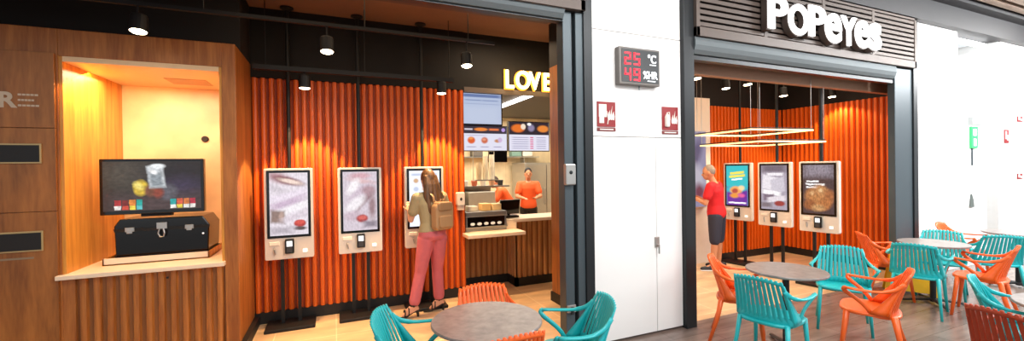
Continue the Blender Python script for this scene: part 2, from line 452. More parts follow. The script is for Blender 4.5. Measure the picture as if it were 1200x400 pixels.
# shutter boxes
def shutter(x0, x1, dz=0):
    z = 3.02; prof = [(FY-.06, 3.135), (FY-.07, 3.10), (FY-.07, 3.05), (FY-.055, 3.0), (FY-.03, 2.96), (FY+.02, 2.945), (FY+.08, 2.95), (FY+.12, 2.97), (FY+.12, 3.135)]
    prof = [(a_, min(b_+dz, 3.205) if b_ > 3.09 else b_+dz*.9) for a_, b_ in prof]
    o = MB().prism(prof, x0, x1, 'x').build('trim_12', M['shutter'], smooth=False); struct(o)
    struct(MB().box(x0, x1, FY-.02, FY+.06, 2.90+dz*1.1, 2.945+dz*.9).build('trim_13', M['frame_dark']))
shutter(3.585, 7.47); shutter(-3.6, 1.98, .19)
struct(MB().box(3.585, 8.28, 3.68, 3.76, 2.83, 3.62).build('wall_front', plain('warm_fascia', '#b08a72', .6)))
struct(MB().box(-3.6, 1.92, 3.52, 3.58, 3.14, 3.62).build('wall_front', plain('brown_fascia', '#5a4234', .6)))

# top beam and far white facade
struct(MB().box(-3.6, 20, FY-.10, FY+.3, 3.88, 4.24).build('trim_14', M['beam']))
struct(MB().box(-3.6, 20, FY-.25, FY+.1, 4.2, 4.7).build('trim_15', M['beam']))
fw = MB()
for x0, x1 in ((8.08, 9.42),):
    for z0, z1 in ((0, 2.02), (2.02, 3.05), (3.05, 3.9)):
        a = seg(x0, x1, z0, z1, .002); fw.box(a[0], a[1], FY, FY+.1, a[2], a[3])
for z0, z1 in ((0, 3.9),):
    fw.box(9.42, 10.95, FY+.55, FY+.6, z0, z1); fw.box(9.38, 9.42, FY+.1, FY+.6, z0, z1)
struct(fw.build('wall_far', M['white_panel']))
struct(MB().box(9.42, 10.4, FY, FY+.55, 0, 2.0).build('wall_far', M['white_panel'], bevel=.003))
struct(MB().box(10.90, 10.95, FY+.02, FY+.56, 0, 3.9).build('wall_far', plain('grey_return', '#cfd0d0', .5)))
fw = MB()
for z0, z1 in ((0, 3.0), (3.0, 3.9)): fw.box(10.95, 20, FY, FY+.1, z0+.002, z1-.002)
struct(fw.build('wall_far', M['white_panel']))
tag(MB().box(9.5, 10.75, FY+.1, FY+.2, 3.80, 3.84).build('strip_light', emis('strip_light_glow', '#ffffff', 4)), 'long white strip light at the top of the far wall recess', 'light')
# signs on the far wall
ex = empty('exit_sign', (9.9, FY-.01, 2.15), 0, 'green running-man exit sign under a white emergency lamp on the far wall', 'sign')
MB().box(-.11, .11, -.02, .01, -.18, .18).build('panel', emis('exit_green', '#2fae62', .7), ex, bevel=.004)
MB().box(-.04, .04, -.024, -.02, -.14, -.02).box(-.05, .05, -.024, -.02, .03, .14).build('pictogram', emis('exit_white', '#ffffff', .9), ex)
el = empty('emergency_lamp', (9.9, FY-.0, 2.42), 0, 'white rectangular emergency lamp above the green exit sign', 'lamp')
MB().box(-.17, .17, -.07, .0, -.07, .07).build('housing', plain('lamp_white', '#a9adae', .4), el, bevel=.01)
MB().box(-.15, .15, -.075, -.068, -.05, .05).build('diffuser', plain('lamp_diffuser', '#cfd6d8', .3), el)
red = plain('sign_red', '#8e1e22', .5, emit=.08)
def redsign(x, z, w_, h_, lab):
    s = empty('fire_sign', (x, FY, z), 0, lab, 'sign')
    MB().box(-w_/2, w_/2, -.012, 0, -h_/2, h_/2).build('panel', red, s)
    MB().box(-w_*.36, -w_*.05, -.015, -.012, -h_*.2, h_*.38).box(w_*.08, w_*.36, -.015, -.012, -h_*.3, h_*.1).build('pictogram', M['white_panel'], s)
redsign(11.15, 2.19, .17, .24, 'small red fire sign on the far white wall right of the exit sign')
redsign(11.7, 2.52, .2, .1, 'flat red fire sign highest on the far white wall at the right edge')
redsign(11.68, 1.46, .2, .1, 'flat red fire sign lowest on the far white wall at the right edge')
tag(MB().box(9.85, 9.87, FY-.02, FY, 1.68, 1.99).build('wall_bar', M['frame']), 'short grey post-like conduit on the far white wall below the exit sign', 'bar')  # thin bar for a faint post-like mark, set against the wall
sg = MB().prism([(-.06, 0), (.08, 0), (.06, .12), (.0, .22), (-.04, .1)], -.02, 0, 'y'); so = sg.build('hand_dispenser', plain('dispenser_grey', '#5d6663', .5)); so.location = (9.82, FY-.0, .98)
tag(so, 'small dark grey dispenser low on the far white wall', 'dispenser')

# ================================================================== facade lettering
W_ = emis('sign_white', '#ffffff', 1.25)
sg = empty('shop_sign', (4.58, FY-.16, 3.30), 0, 'large white chunky letters across the slatted band above the right storefront', 'sign')
edge = plain('sign_letter_edge', '#4a3f3a', .5)
specs = [('P', 4.589, 4.925, 3.309, 3.691), ('O', 4.942, 5.305, 3.285, 3.65), ('P', 5.315, 5.635, 3.302, 3.674), ('e', 5.635, 5.955, 3.266, 3.63), ('Y', 5.955, 6.275, 3.262, 3.63), ('e', 6.26, 6.567, 3.263, 3.62), ('s', 6.565, 6.835, 3.258, 3.62)]
W0 = emis('sign_white_face', '#ffffff', 1.3)
for ch, x0, x1, z0, z1 in specs:
    for nm, off, y, mt, g in (('letter', .012, 0, W0, 0), ('letter_body', .012, .045, edge, .014)):
        l = text(nm, ch, .5, mt, (0, 0, 0), (0, 0, 0), .012 if not g else .034, off, sg)
        xs = [v.co.x for v in l.data.vertices]; ys = [v.co.y for v in l.data.vertices]
        ax, bx2, ay, by2 = min(xs), max(xs), min(ys), max(ys)
        for v in l.data.vertices:
            v.co = Vector((x0-g+(v.co.x-ax)/(bx2-ax)*(x1-x0+2*g)-4.58, y+v.co.z-.02, z0-g+(v.co.y-ay)/(by2-ay)*(z1-z0+2*g)-3.30))
        l.data.update()
# glowing word in the first store
lv = empty('neon_sign', (2.235, 5.46, 2.885), 0, 'glowing white word sign on the black bulkhead above the kitchen', 'sign')
W2 = emis('love_glow', '#fff2cc', 3.0)
H2 = emis('love_halo', '#e0962c', 1.3)
for ch, x in (('L', 0), ('O', .165), ('V', .385), ('E', .60)):
    text('letter', ch, .36, W2, (x, -.03, 0), (PI/2, 0, 0), .012, .004, lv, .80)
    text('letter_halo', ch, .36, H2, (x, .02, 0), (PI/2, 0, 0), .006, .020, lv, .82)
light('AREA', 'love_light', (2.6, 5.33, 3.0), 3, (1, .7, .3), (2.6, 6, 3.0), .9, .3)

# thermometer sign
tm = empty('digital_display', (2.835, FY, 2.745), 0, 'grey digital sign with red temperature and humidity digits on the white pillar', 'sign')
MB().box(-.255, .255, -.07, 0, -.185, .185).build('housing', plain('display_case', '#6f6a66', .4, .3), tm, bevel=.008)
MB().box(-.225, .235, -.074, -.07, -.16, .165).build('screen', plain('display_panel', '#2f3336', .3), tm)
RD = emis('red_led', '#ff2a3c', 1.6); WD = emis('white_led', '#f2f4f8', 1.0)
SEG = {'2': 'abged', '5': 'afgcd', '4': 'fgbc', '9': 'abcdfg'}
def digit(d, x, z, w=.060, h=.105, t=.015):
    mb = MB(); s = {'a': (0, h, w, 0), 'g': (0, h/2, w, 0), 'd': (0, 0, w, 0), 'f': (0, h/2, 0, h/2), 'b': (w, h/2, 0, h/2), 'e': (0, 0, 0, h/2), 'c': (w, 0, 0, h/2)}
    for k in SEG[d]:
        a, b_, dw, dh = s[k]; mb.box(x+a-(t/2), x+a+dw+t/2, -.079, -.074, z+b_-t/2, z+b_+dh+t/2)
    mb.build('digit', RD, tm)
digit('2', -.185, .018); digit('5', -.075, .018); digit('4', -.185, -.138); digit('9', -.075, -.138)
text('unit_mark', '°C', .115, WD, (.09, -.076, .045), (PI/2, 0, 0), .002, .002, tm, .9)
text('unit_mark', '%HR', .105, WD, (.035, -.076, -.115), (PI/2, 0, 0), .002, .002, tm, .85)
MB().box(.12, .20, -.077, -.074, .022, .030).build('fine_print', WD, tm); MB().box(.09, .19, -.077, -.074, -.143, -.135).build('fine_print', WD, tm)
MB().tube([(.02, -.03, -.185), (.02, -.03, -.225)], .006).build('cable', M['frame'], tm)

def fire(name, x, z, kind, lab):
    s = empty(name, (x, FY, z), 0, lab, 'sign')
    MB().box(-.108, .108, -.008, 0, -.105, .14).build('panel', red, s)
    MB().box(-.108, .108, -.008, 0, -.148, -.113).build('caption_strip', plain('caption_red', '#7a3030', .6), s)
    Wt = plain('picto_white', '#efe6dc', .5)
    mb = MB()
    if kind == 'hose':
        mb.box(-.09, .0, -.011, -.008, -.01, .115); mb.box(-.085, -.03, -.011, -.008, -.07, -.01)
        mb.tube([(.0, -.01, .05), (.02, -.01, -.03), (.01, -.01, -.08)], .006)
    else:
        mb.lathe([(.001, 0), (.026, 0), (.03, .02), (.03, .1), (.018, .125), (.008, .135), (.008, .15), (.001, .15)], (-.045, -.01, -.07), 14)
        mb.tube([(-.045, -.012, .075), (-.015, -.012, .085), (-.01, -.012, .0)], .006)
    mb.build('pictogram', Wt, s)
    fl = MB()
    for dx, hh in ((.03, .10), (.055, .14), (.08, .09)):
        fl.prism([(dx-.012, -.03), (dx+.010, -.04), (dx+.016, .0), (dx+.006, .03), (dx+.012, -.04+hh), (dx-.006, .03), (dx-.014, .0)], -.011, -.008, 'y')
    fl.build('flame_mark', Wt, s)
    MB().box(-.08, .08, -.010, -.008, -.136, -.125).build('caption', Wt, s)
fire('fire_hose_sign', 2.468, 2.245, 'hose', 'red fire hose sign on the left side of the white pillar')
fire('fire_extinguisher_sign', 3.28, 2.23, 'ext', 'red fire extinguisher sign on the right side of the white pillar')

kb = empty('key_switch', (2.02, FY-.02, 1.68), 0, 'grey metal shutter key switch at chest height on the blue-grey frame', 'switch')
MB().box(-.055, .055, -.05, 0, -.10, .10).build('housing', M['steel'], kb, bevel=.012)
MB().ball((0, -.052, .02), (.018, .006, .018)).build('lock', M['frame_dark'], kb)
kb = empty('shutter_lock', (2.03, FY-.02, .42), 0, 'small grey lock plate low on the blue-grey frame', 'lock')
MB().box(-.045, .045, -.02, 0, -.035, .035).build('plate', M['steel'], kb, bevel=.004)
MB().box(-.012, .012, -.035, -.02, -.05, .02).build('bolt', M['frame_dark'], kb)

# ================================================================== waste cabinet panels left of the niche
cb = empty('recycling_cabinet', (-2.6, WY, 0), 0, 'built-in wooden recycling cabinet with two black slots left of the niche', 'cabinet')
Wp = wood('cabinet_oak', '#7d4819', '#aa6a2e', (5, 5, .6), .42)
for z0, z1 in ((.05, 1.44), (1.446, 2.13), (2.136, 2.76)):
    MB().box(-.95, .475, -.018, 0, z0, z1).build('front_panel', Wp, cb, bevel=.002)
pale = plain('slot_rim', '#b79c6c', .35, .4)
for z0, z1 in ((1.84, 2.005), (1.12, 1.288)):
    f = MB().box(-.45, .392, -.03, -.016, z0, z1).build('slot_frame', pale, cb, bevel=.004)
    MB().box(-.44, .380, -.034, -.028, z0+.014, z1-.014).build('slot', M['black'], f)
gl = plain('print_grey', '#c8b39a', .5)
text('logo_letter', 'R', .17, gl, (.138, -.021, 2.30), (PI/2, 0, 0), .001, .006, cb, 1)
for i, wd in enumerate((.125, .10, .13)):
    mb = MB(); x = .255
    for j in range(5):
        mb.box(x, x+wd/5*.8, -.0205, -.018, 2.395-i*.044, 2.41-i*.044); x += wd/5
    mb.build('logo_text', gl, cb)
MB().box(.03, .33, -.0195, -.018, 1.06, 1.075).build('small_text', plain('print_grey_dark', '#8f7a60', .5), cb)

# ================================================================== niche: screen and chest
drink = picture('drink_advert', '#2a2622', [
 ('e', .25, .75, .35, .3, 0, '#4a443c', .6), ('e', .75, .7, .35, .35, 0, '#1c1a22', .6), ('e', .8, .45, .2, .2, 0, '#39304a', .7), ('r', .5, .12, .5, .2, 0, '#4c3c3e', .8),
 ('e', .37, .46, .075, .16, 0, '#d6b53a', .2), ('e', .35, .5, .04, .08, 20, '#f0dd76', .5),
 ('e', .47, .40, .06, .12, 0, '#7a4a38', .3), ('e', .65, .36, .09, .16, 0, '#5c5a63', .35), ('e', .55, .35, .05, .1, 0, '#8b3f30', .4),
 ('r', .53, .68, .085, .22, 4, '#c7ccd0', .15), ('r', .53, .62, .06, .14, 4, '#8e979e', .3), ('e', .53, .9, .085, .05, 0, '#eef2f4', .3), ('e', .50, .78, .03, .05, 30, '#ffffff', .5),
 ('r', .14, .16, .033, .06, 0, '#b9353a', .05), ('r', .14, .06, .033, .04, 0, '#e9e4df', .05), ('r', .215, .16, .03, .06, 0, '#7d2629', .05), ('r', .215, .06, .03, .04, 0, '#d24d3c', .05),
 ('r', .285, .16, .03, .06, 0, '#e2873a', .05), ('r', .285, .06, .03, .04, 0, '#ead34b', .05), ('r', .355, .16, .03, .06, 0, '#1fa59b', .05), ('r', .355, .06, .03, .04, 0, '#5ec0c4', .05),
 ('r', .70, .16, .03, .06, 0, '#25a7a6', .05), ('r', .70, .06, .03, .04, 0, '#ece9e2', .05), ('r', .77, .16, .03, .06, 0, '#da5e42', .05), ('r', .77, .06, .03, .04, 0, '#e6d04a', .05),
 ('r', .84, .16, .03, .06, 0, '#d4763e', .05), ('r', .84, .06, .03, .04, 0, '#f1efe9', .05), ('r', .91, .16, .03, .06, 0, '#bb2f45', .05), ('r', .91, .06, .03, .04, 0, '#e8e4df', .05)], 1.0, .03, 9, .25)
sc = empty('display_screen', (-1.595, 5.06, 1.35), 0, 'wide black screen showing a drink advert above the black chest in the niche', 'screen')
MB().box(-.40, .40, -.02, .05, .01, .535).build('bezel', M['glass_black'], sc, bevel=.006)
plane('screen_picture', drink, -.375, .045, .51, -.0215, sc, .375)
MB().box(-.12, .12, .04, .10, -.02, .35).build('bracket', M['black_metal'], sc)
ch = empty('black_chest', (-1.53, 5.05, .97), 0, 'black drinks chest with silver latches on a wooden tray in the niche', 'chest')
MB().prism([(-.36, 0), (.36, 0), (.37, .26), (.315, .345), (-.33, .345), (-.37, .28)], 0, .42, 'y').build('body', M['glass_black'], ch, bevel=.008)
MB().prism([(-.365, .225), (.372, .225), (.376, .255), (-.372, .255)], -.008, 0, 'y').build('lid_edge', M['black_metal'], ch)
for x in (-.25, .21):
    MB().box(x-.035, x+.035, -.018, 0, .225, .265).box(x-.022, x+.022, -.024, -.016, .21, .245).build('latch', M['steel'], ch, bevel=.003)
hl = MB().box(-.045, .035, -.02, 0, .24, .30).tube([(-.02, -.03, .24), (-.03, -.035, .20), (-.015, -.035, .165), (.012, -.035, .165), (.02, -.035, .2), (.01, -.03, .24)], .006, 8)
hl.build('handle', M['steel'], ch)
MB().ball((.32, -.005, .17), .009).build('indicator_light', emis('indicator', '#e8e8e8', 1), ch)
tr = empty('wooden_tray', (-1.55, 5.0, .905), 0, 'shallow wooden tray under the black chest on the niche shelf', 'tray')
MB().box(-.40, .41, -.05, .5, 0, .012).build('tray_base', M['niche_wood'], tr)
MB().box(-.40, .41, -.05, -.035, 0, .065).build('front_rail', M['slab'], tr, bevel=.003)
MB().box(-.40, -.385, -.05, .5, 0, .065).build('side_rail', M['niche_wood'], tr, bevel=.003)
MB().box(.395, .41, -.05, .5, 0, .065).build('side_rail', M['niche_wood'], tr, bevel=.003)
MB().box(-.37, .37, .01, .41, -.052, 0).build('plinth', M['black_metal'], ch)

# ================================================================== kiosks
burger_bits = [('e', .22, .93, .3, .08, -10, '#b98f96', .6), ('e', .5, .87, .38, .06, -8, '#7a4048', .35), ('e', .55, .86, .3, .035, -8, '#f0d8cc', .4), ('r', .25, .72, .35, .05, -14, '#cfc6cf', .5),
 ('r', .5, .63, .5, .06, 8, '#e8dcea', .4), ('r', .45, .52, .42, .05, 10, '#c9b2c9', .5), ('r', .6, .42, .45, .05, 12, '#f3eef3', .4), ('r', .2, .3, .18, .10, -4, '#8e7770', .25), ('e', .3, .3, .07, .08, 0, '#b59a90', .3),
 ('r', .7, .30, .35, .04, 10, '#d9cdd8', .5), ('e', .78, .18, .16, .06, 0, '#b63a36', .15), ('e', .78, .20, .12, .035, 0, '#d8544a', .3), ('e', .78, .10, .17, .03, 0, '#5a4a4a', .3), ('r', .3, .08, .3, .05, 0, '#b7aeb8', .5)]
P_grill = picture('sandwich_advert', '#e2d9e2', burger_bits, 1.05, .02, 6, .12)
g2 = [('e', .5, .93, .3, .05, 0, '#cfa3ad', .4), ('e', .55, .84, .4, .04, -5, '#d9b7bb', .5), ('e', .3, .75, .2, .09, 30, '#f4eef2', .4), ('e', .45, .62, .35, .08, 25, '#cdbccb', .4), ('r', .6, .5, .3, .06, 30, '#8f7079', .4),
 ('e', .35, .45, .3, .1, 20, '#efe9ee', .4), ('e', .75, .68, .2, .08, 0, '#b08f98', .4), ('e', .3, .25, .3, .08, 0, '#c8b4c0', .4), ('e', .55, .2, .17, .065, 0, '#a83a3c', .2), ('e', .55, .215, .12, .035, 0, '#d2645c', .3), ('r', .8, .1, .2, .05, 0, '#8a7f8c', .5), ('e', .85, .4, .1, .2, 0, '#9b7d84', .5)]
P_prep = picture('kitchen_advert', '#d2c6d1', g2, 1.05, .025, 6, .12)
P_menu = picture('order_menu', '#e6eaf2', [('r', .5, .93, .42, .02, 0, '#b9c4dc', .1)] + [('e', .22+.28*(i % 3), .82-.15*(i//3), .08, .04, 0, c, .3) for i, c in enumerate(['#c9a27c', '#b7bccb', '#d0b08c', '#b8c4dc', '#cfa98a', '#c0c8d8', '#c8b19a', '#b2bfd6', '#d3b59a', '#bcc6dc', '#c7a88c', '#c5cde0'])], 1.2)
P_promo = picture('promo_advert', '#22bcc4', [('r', .5, .18, .5, .28, 0, '#6a2a9a', .12), ('e', .5, .42, .55, .09, 4, '#27b7c6', .2), ('r', .5, .82, .32, .03, 3, '#f6e25a', .1), ('r', .5, .74, .36, .03, 3, '#f6e25a', .1), ('r', .5, .66, .25, .02, 3, '#ffffff', .1),
 ('e', .45, .38, .28, .1, 0, '#f2a55a', .2), ('e', .40, .36, .14, .06, 0, '#b44a3c', .3), ('e', .7, .44, .14, .06, 0, '#f3d7a2', .3), ('e', .38, .24, .22, .06, 0, '#e7963d', .3), ('e', .7, .25, .15, .05, 0, '#e45f9c', .4), ('r', .5, .06, .4, .02, 0, '#ffffff', .1)], 1.1, .03, 6)
P_pack = picture('box_advert', '#a8a0b0', [('r', .5, .93, .5, .08, 0, '#6d6472', .4), ('r', .55, .80, .3, .03, 0, '#f2eef4', .2), ('r', .35, .6, .3, .16, -8, '#e7e2ea', .12), ('r', .65, .55, .26, .16, 8, '#cbc6d2', .15), ('r', .4, .38, .36, .05, -5, '#f6f3f6', .2), ('r', .3, .27, .2, .07, 0, '#77697a', .2),
 ('r', .6, .24, .35, .06, 5, '#e2dae2', .2), ('e', .72, .14, .2, .06, 0, '#9a3a3a', .2), ('r', .2, .1, .2, .05, 0, '#7b7078', .4)], 1.05, .03, 6, .1)
P_chick = picture('chicken_advert', '#4b3a3e', [('r', .5, .9, .5, .14, 0, '#8f8793', .5), ('r', .32, .66, .2, .018, 0, '#ffffff', .1), ('r', .4, .60, .3, .018, 0, '#ffffff', .1), ('r', .36, .54, .25, .018, 0, '#ffffff', .1),
 ('e', .25, .40, .2, .12, 20, '#b4784a', .3), ('e', .62, .45, .25, .13, -15, '#c48a58', .3), ('e', .85, .36, .16, .14, 0, '#a8683e', .3), ('e', .45, .28, .25, .12, 0, '#bd7f4c', .3), ('e', .7, .2, .24, .12, 10, '#b3703f', .3), ('e', .22, .18, .2, .11, 0, '#9c5d36', .3), ('e', .5, .12, .2, .07, 0, '#c99764', .4), ('e', .58, .48, .06, .04, 0, '#e6c08e', .5), ('e', .3, .42, .06, .04, 0, '#dfb07c', .5)], 1.0, .05, 9, .3)

def rrect(w, z0, z1, r=.03, n=4):
    pts = []
    for cx, cz, a0 in ((w-r, z0+r, -90), (w-r, z1-r, 0), (-w+r, z1-r, 90), (-w+r, z0+r, 180)):
        for k in range(n+1):
            a = math.radians(a0+90*k/n); pts.append((cx+r*math.cos(a), cz+r*math.sin(a)))
    return pts
def kiosk(loc, rz, pic, label, pole=True, wide=.245, z0=.765, z1=1.78):
    k = empty('order_kiosk', loc, rz, label, 'kiosk', 'self-order kiosks in the storefronts')
    MB().prism(rrect(wide, z0, z1, .018), -.06, .02, 'y').build('housing', M['kiosk'], k, bevel=.006)
    sf = MB().prism(rrect(wide-.028, z0+.24, z1-.022, .006), -.066, -.058, 'y').build('screen_frame', M['glass_black'], k)
    plane('screen', pic, -(wide-.055), z0+.268, z1-.05, -.0672, sf, wide-.055)
    cr = MB().prism(rrect(.045, z0+.065, z0+.225, .01), -.10, -.06, 'y').build('card_reader', M['black_metal'], k, bevel=.004)
    MB().box(-.028, .028, -.104, -.10, z0+.145, z0+.205).build('reader_screen', emis('reader_glow', '#dfe8f0', .9), cr)
    MB().box(-.028, .028, -.104, -.10, z0+.08, z0+.135).build('keypad', plain('keypad_grey', '#3a3c40', .5), cr)
    MB().box(-.20, -.10, -.072, -.058, z0+.16, z0+.20).build('receipt_slot', plain('slot_cream', '#f3ead8', .4), k, bevel=.004)
    MB().tube([(-.15, -.062, z0+.13), (-.15, -.08, z0+.12), (-.14, -.08, z0+.06)], .007, 8).build('scanner_hook', M['steel'], k)
    MB().box(.13, .175, -.066, -.058, z0+.065, z0+.10).build('label_sticker', emis('sticker', '#ffffff', .6), k)
    for x in (-.085, .085):
        MB().box(x-.018, x+.018, .005, .045, .03, z0+.3).build('post', M['black_metal'], k)
    MB().box(-.25, .25, -.2, .14, 0, .035).build('base_plate', M['black_metal'], k, bevel=.006)
    if pole:
        MB().tube([(0, .05, z1-.2), (0, .05, 3.60)], .022, 10).build('ceiling_pole', M['black_metal'], k)
        MB().lathe([(.001, 3.615), (.07, 3.615), (.07, 3.60), (.03, 3.58), (.001, 3.58)], (0, .05, 0), 16).build('ceiling_flange', M['black_metal'], k)
    return k
kiosk((-.465, 5.33, 0), 0, P_grill, 'cream order kiosk nearest the wood wall showing a sandwich advert')
kiosk((.285, 5.33, 0), 0, P_prep, 'cream order kiosk in the middle of the three on the left orange wall')
kiosk((1.05, 5.33, 0), 0, P_menu, 'cream order kiosk with a pale menu screen used by the woman')
a = math.radians(-80)
kiosk((6.62, 5.22, 0), a, P_promo, 'cream order kiosk with a turquoise and purple promotion, next to the man in red')
kiosk((6.46, 4.44, 0), a, P_pack, 'cream order kiosk with a grey food advert between two other kiosks')
kiosk((6.42, 3.76, 0), a, P_chick, 'cream order kiosk showing fried chicken with white lines of text')

# poster display behind the man
ps = empty('wall_screen', (5.86, 5.47, 1.0), 0, 'tall lavender-grey wall screen behind the man in the red shirt', 'screen')
MB().box(-.22, .22, -.04, 0, 0, 1.36).build('bezel', M['kiosk'], ps, bevel=.005)
plane('screen_picture', picture('grey_advert', '#a9a3c4', [('e', .4, .7, .4, .15, 20, '#6b6488', .5), ('e', .5, .4, .4, .15, -10, '#d9d2e2', .5), ('e', .6, .2, .3, .1, 0, '#8a4a5c', .5)], .7, .05), -.2, .02, 1.34, -.042, ps, .2)

# soap dispenser on the orange wall end
sd = empty('hand_sanitizer_dispenser', (1.565, 5.50, 1.19), 0, 'white hand gel dispenser on the end of the orange ribbed wall', 'dispenser')
MB().prism(rrect(.055, .06, .24, .02), -.10, 0, 'y').build('housing', M['kiosk'], sd, bevel=.012)
MB().ball((0, -.10, .15), (.016, .006, .022)).build('window', M['black'], sd)
MB().box(-.045, .045, -.09, -.01, .0, .06).build('drip_tray', plain('tray_clear', '#d9c4ae', .3), sd, bevel=.006)

# ================================================================== spotlights
def spot(loc, drop, label, col=(1, .78, .5), e=45, tilt=(0, 0), ang=70, group='black cylinder spotlights', lamp=True, blend=.25):
    s = empty('spotlight', loc, 0, label, 'spotlight', group)
    Mt = Euler((tilt[0], tilt[1], 0)).to_matrix().to_4x4()
    MB().lathe([(.001, .14), (.055, .14), (.06, .13), (.06, 0), (.056, 0), (.056, .012), (.001, .012)], n=18, M=Mt).build('housing', M['black_metal'], s)
    MB().lathe([(.001, -.004), (.050, -.004), (.0555, .002), (.0555, .011), (.001, .011)], n=18, M=Mt).build('lamp', emis('lamp_glow', '#ffe2b8', 26), s)
    MB().tube([(.0, .0, .14), (.0, .0, drop)], .009, 8).build('stem', M['black_metal'], s)
    if lamp:
        d = Mt @ Vector((0, 0, -1))
        light('SPOT', 'spot_lamp', Vector(loc)+d*.03, e, col, Vector(loc)+d, .03, None, ang, blend)
    return s
WARM = (1, .66, .34)
# track one (Y 4.3) and track two (close to the orange wall)
t1 = empty('light_track', (-.4, 4.3, 3.12), 0, 'long black lighting track hung below the ceiling of the left store', 'track')
MB().box(-2.4, 2.05, -.018, .018, -.012, .02).build('rail', M['black_metal'], t1)
for x in (-2, -.6, .7, 1.75): MB().tube([(x, 0, .02), (x, 0, .49)], .005, 6).build('suspension_cable', M['black_metal'], t1)
t2 = empty('light_track', (.35, 5.12, 2.86), 0, 'short black lighting track just in front of the orange wall top', 'track')
MB().box(-1.12, 1.05, -.03, .03, -.025, .025).build('rail', M['black_metal'], t2)
for x in (-1, 0, 1): MB().tube([(x, 0, .025), (x, 0, .75)], .005, 6).build('suspension_cable', M['black_metal'], t2)
spot((-1.44, 4.3, 2.9), .21, 'lit black spotlight in front of the wood wall above the niche', WARM, 45, (-.16, 0), 92)
spot((-.04, 4.3, 2.87), .24, 'lit black spotlight on the front track between the first two kiosk poles', WARM, 45, (-.16, 0), 92)
spot((1.33, 4.3, 2.85), .26, 'lit black spotlight on the front track left of the glowing word', WARM, 45, (-.16, 0), 92)
spot((-.28, 5.12, 2.66), .18, 'lit black spotlight hanging against the top of the orange wall', WARM, 230, (0, 0), 74, blend=.12)
spot((1.25, 5.12, 2.69), .15, 'black spotlight hanging above the woman beside the third pole', WARM, 250, (0, 0), 74, blend=.12)
for i, (x, y, lab) in enumerate(((4.45, 4.12, 'lit spotlight closest to the dark frame in the right store ceiling'), (5.45, 4.5, 'lit spotlight second from the dark frame in the right store'), (5.5, 4.18, 'lit spotlight in the middle of the right store ceiling row'),
        (7.0, 4.66, 'lit spotlight above the ring lamps near the back corner of the right store'), (7.95, 4.45, 'lit spotlight in front of the right orange wall, above the chicken kiosk'))):
    spot((x, y, 2.9), .72, lab, (1, .72, .42), 55, (-.1, 0), 120)

# LED square rings
led = emis('led_ring', '#ffdf9c', 1.25)
def ringlamp(c, size, rz, lab):
    r = empty('ring_lamp', c, rz, lab, 'pendant lamp')
    h = size/2; t = .022
    mb = MB().box(-h, h, -h, -h+t, 0, .02).box(-h, h, h-t, h, 0, .02).box(-h, -h+t, -h+t, h-t, 0, .02).box(h-t, h, -h+t, h-t, 0, .02)
    mb.build('light_ring', led, r)
    t2 = .012
    MB().box(-h, h, -h, -h+t, .03, .04).box(-h, h, h-t, h, .03, .04).box(-h, -h+t, -h+t, h-t, .03, .04).box(h-t, h, -h+t, h-t, .03, .04).build('ring_frame', M['black_metal'], r)
    for x in (-h+.02, h-.02):
        for y in (-h+.02, h-.02):
            MB().tube([(x, y, .04), (x, y, 3.61-c[2])], .004, 6).build('suspension_cable', M['steel'], r)
ringlamp((5.62, 4.23, 2.2), 1.06, math.radians(-8), 'upper square glowing ring lamp in the right store')
ringlamp((5.93, 4.33, 2.05), 1.16, math.radians(-8), 'lower square glowing ring lamp in the right store')

# ================================================================== counter and kitchen
struct(MB().box(1.655, 5.4, 9.5, 9.6, 0, 3.62).build('wall_kitchen', tiles('kitchen_tile', '#e8d5b0', '#e4cfa8', '#cfb88e', .3, .15, .004, .35, .5)))
struct(MB().box(1.575, 1.655, 5.66, 9.6, 0, 3.62).build('wall_kitchen', plain('kitchen_cream', '#e6d4b4', .5)))
struct(MB().box(5.4, 5.48, 5.66, 9.6, 0, 3.62).build('wall_kitchen', plain('kitchen_cream_b', '#e6d4b4', .5)))
struct(MB().box(1.655, 5.4, 5.7, 9.5, 2.98, 3.04).build('ceiling_kitchen', plain('kitchen_ceiling_grey', '#4a453e', .7)))
rw = ribs(MB(), (1.662, 5.93), (2.45, 5.93), .13, .83, .085, .02)
ct = empty('order_counter', (0, 0, 0), 0, 'ribbed light wood order counter with a pale two-level top', 'counter')
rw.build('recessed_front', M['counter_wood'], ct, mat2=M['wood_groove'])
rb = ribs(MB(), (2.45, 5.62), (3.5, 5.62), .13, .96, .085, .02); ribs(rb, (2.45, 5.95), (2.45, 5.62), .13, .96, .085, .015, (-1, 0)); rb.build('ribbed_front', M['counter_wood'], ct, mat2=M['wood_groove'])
MB().box(1.66, 2.45, 5.91, 6.0, 0, .13).box(2.435, 3.5, 5.60, 5.66, 0, .13).box(2.435, 2.48, 5.60, 5.95, 0, .13).build('kick_plate', M['black'], ct)
MB().prism([(1.60, 5.22), (2.43, 5.22), (2.43, 5.98), (1.66, 5.98), (1.66, 5.49), (1.60, 5.49)], .825, .87, 'z').build('lower_top', M['slab'], ct, bevel=.004)
MB().box(2.27, 3.5, 5.53, 6.05, .96, 1.005).box(2.27, 2.43, 5.53, 5.98, .87, .965).build('upper_top', M['slab'], ct, bevel=.004)

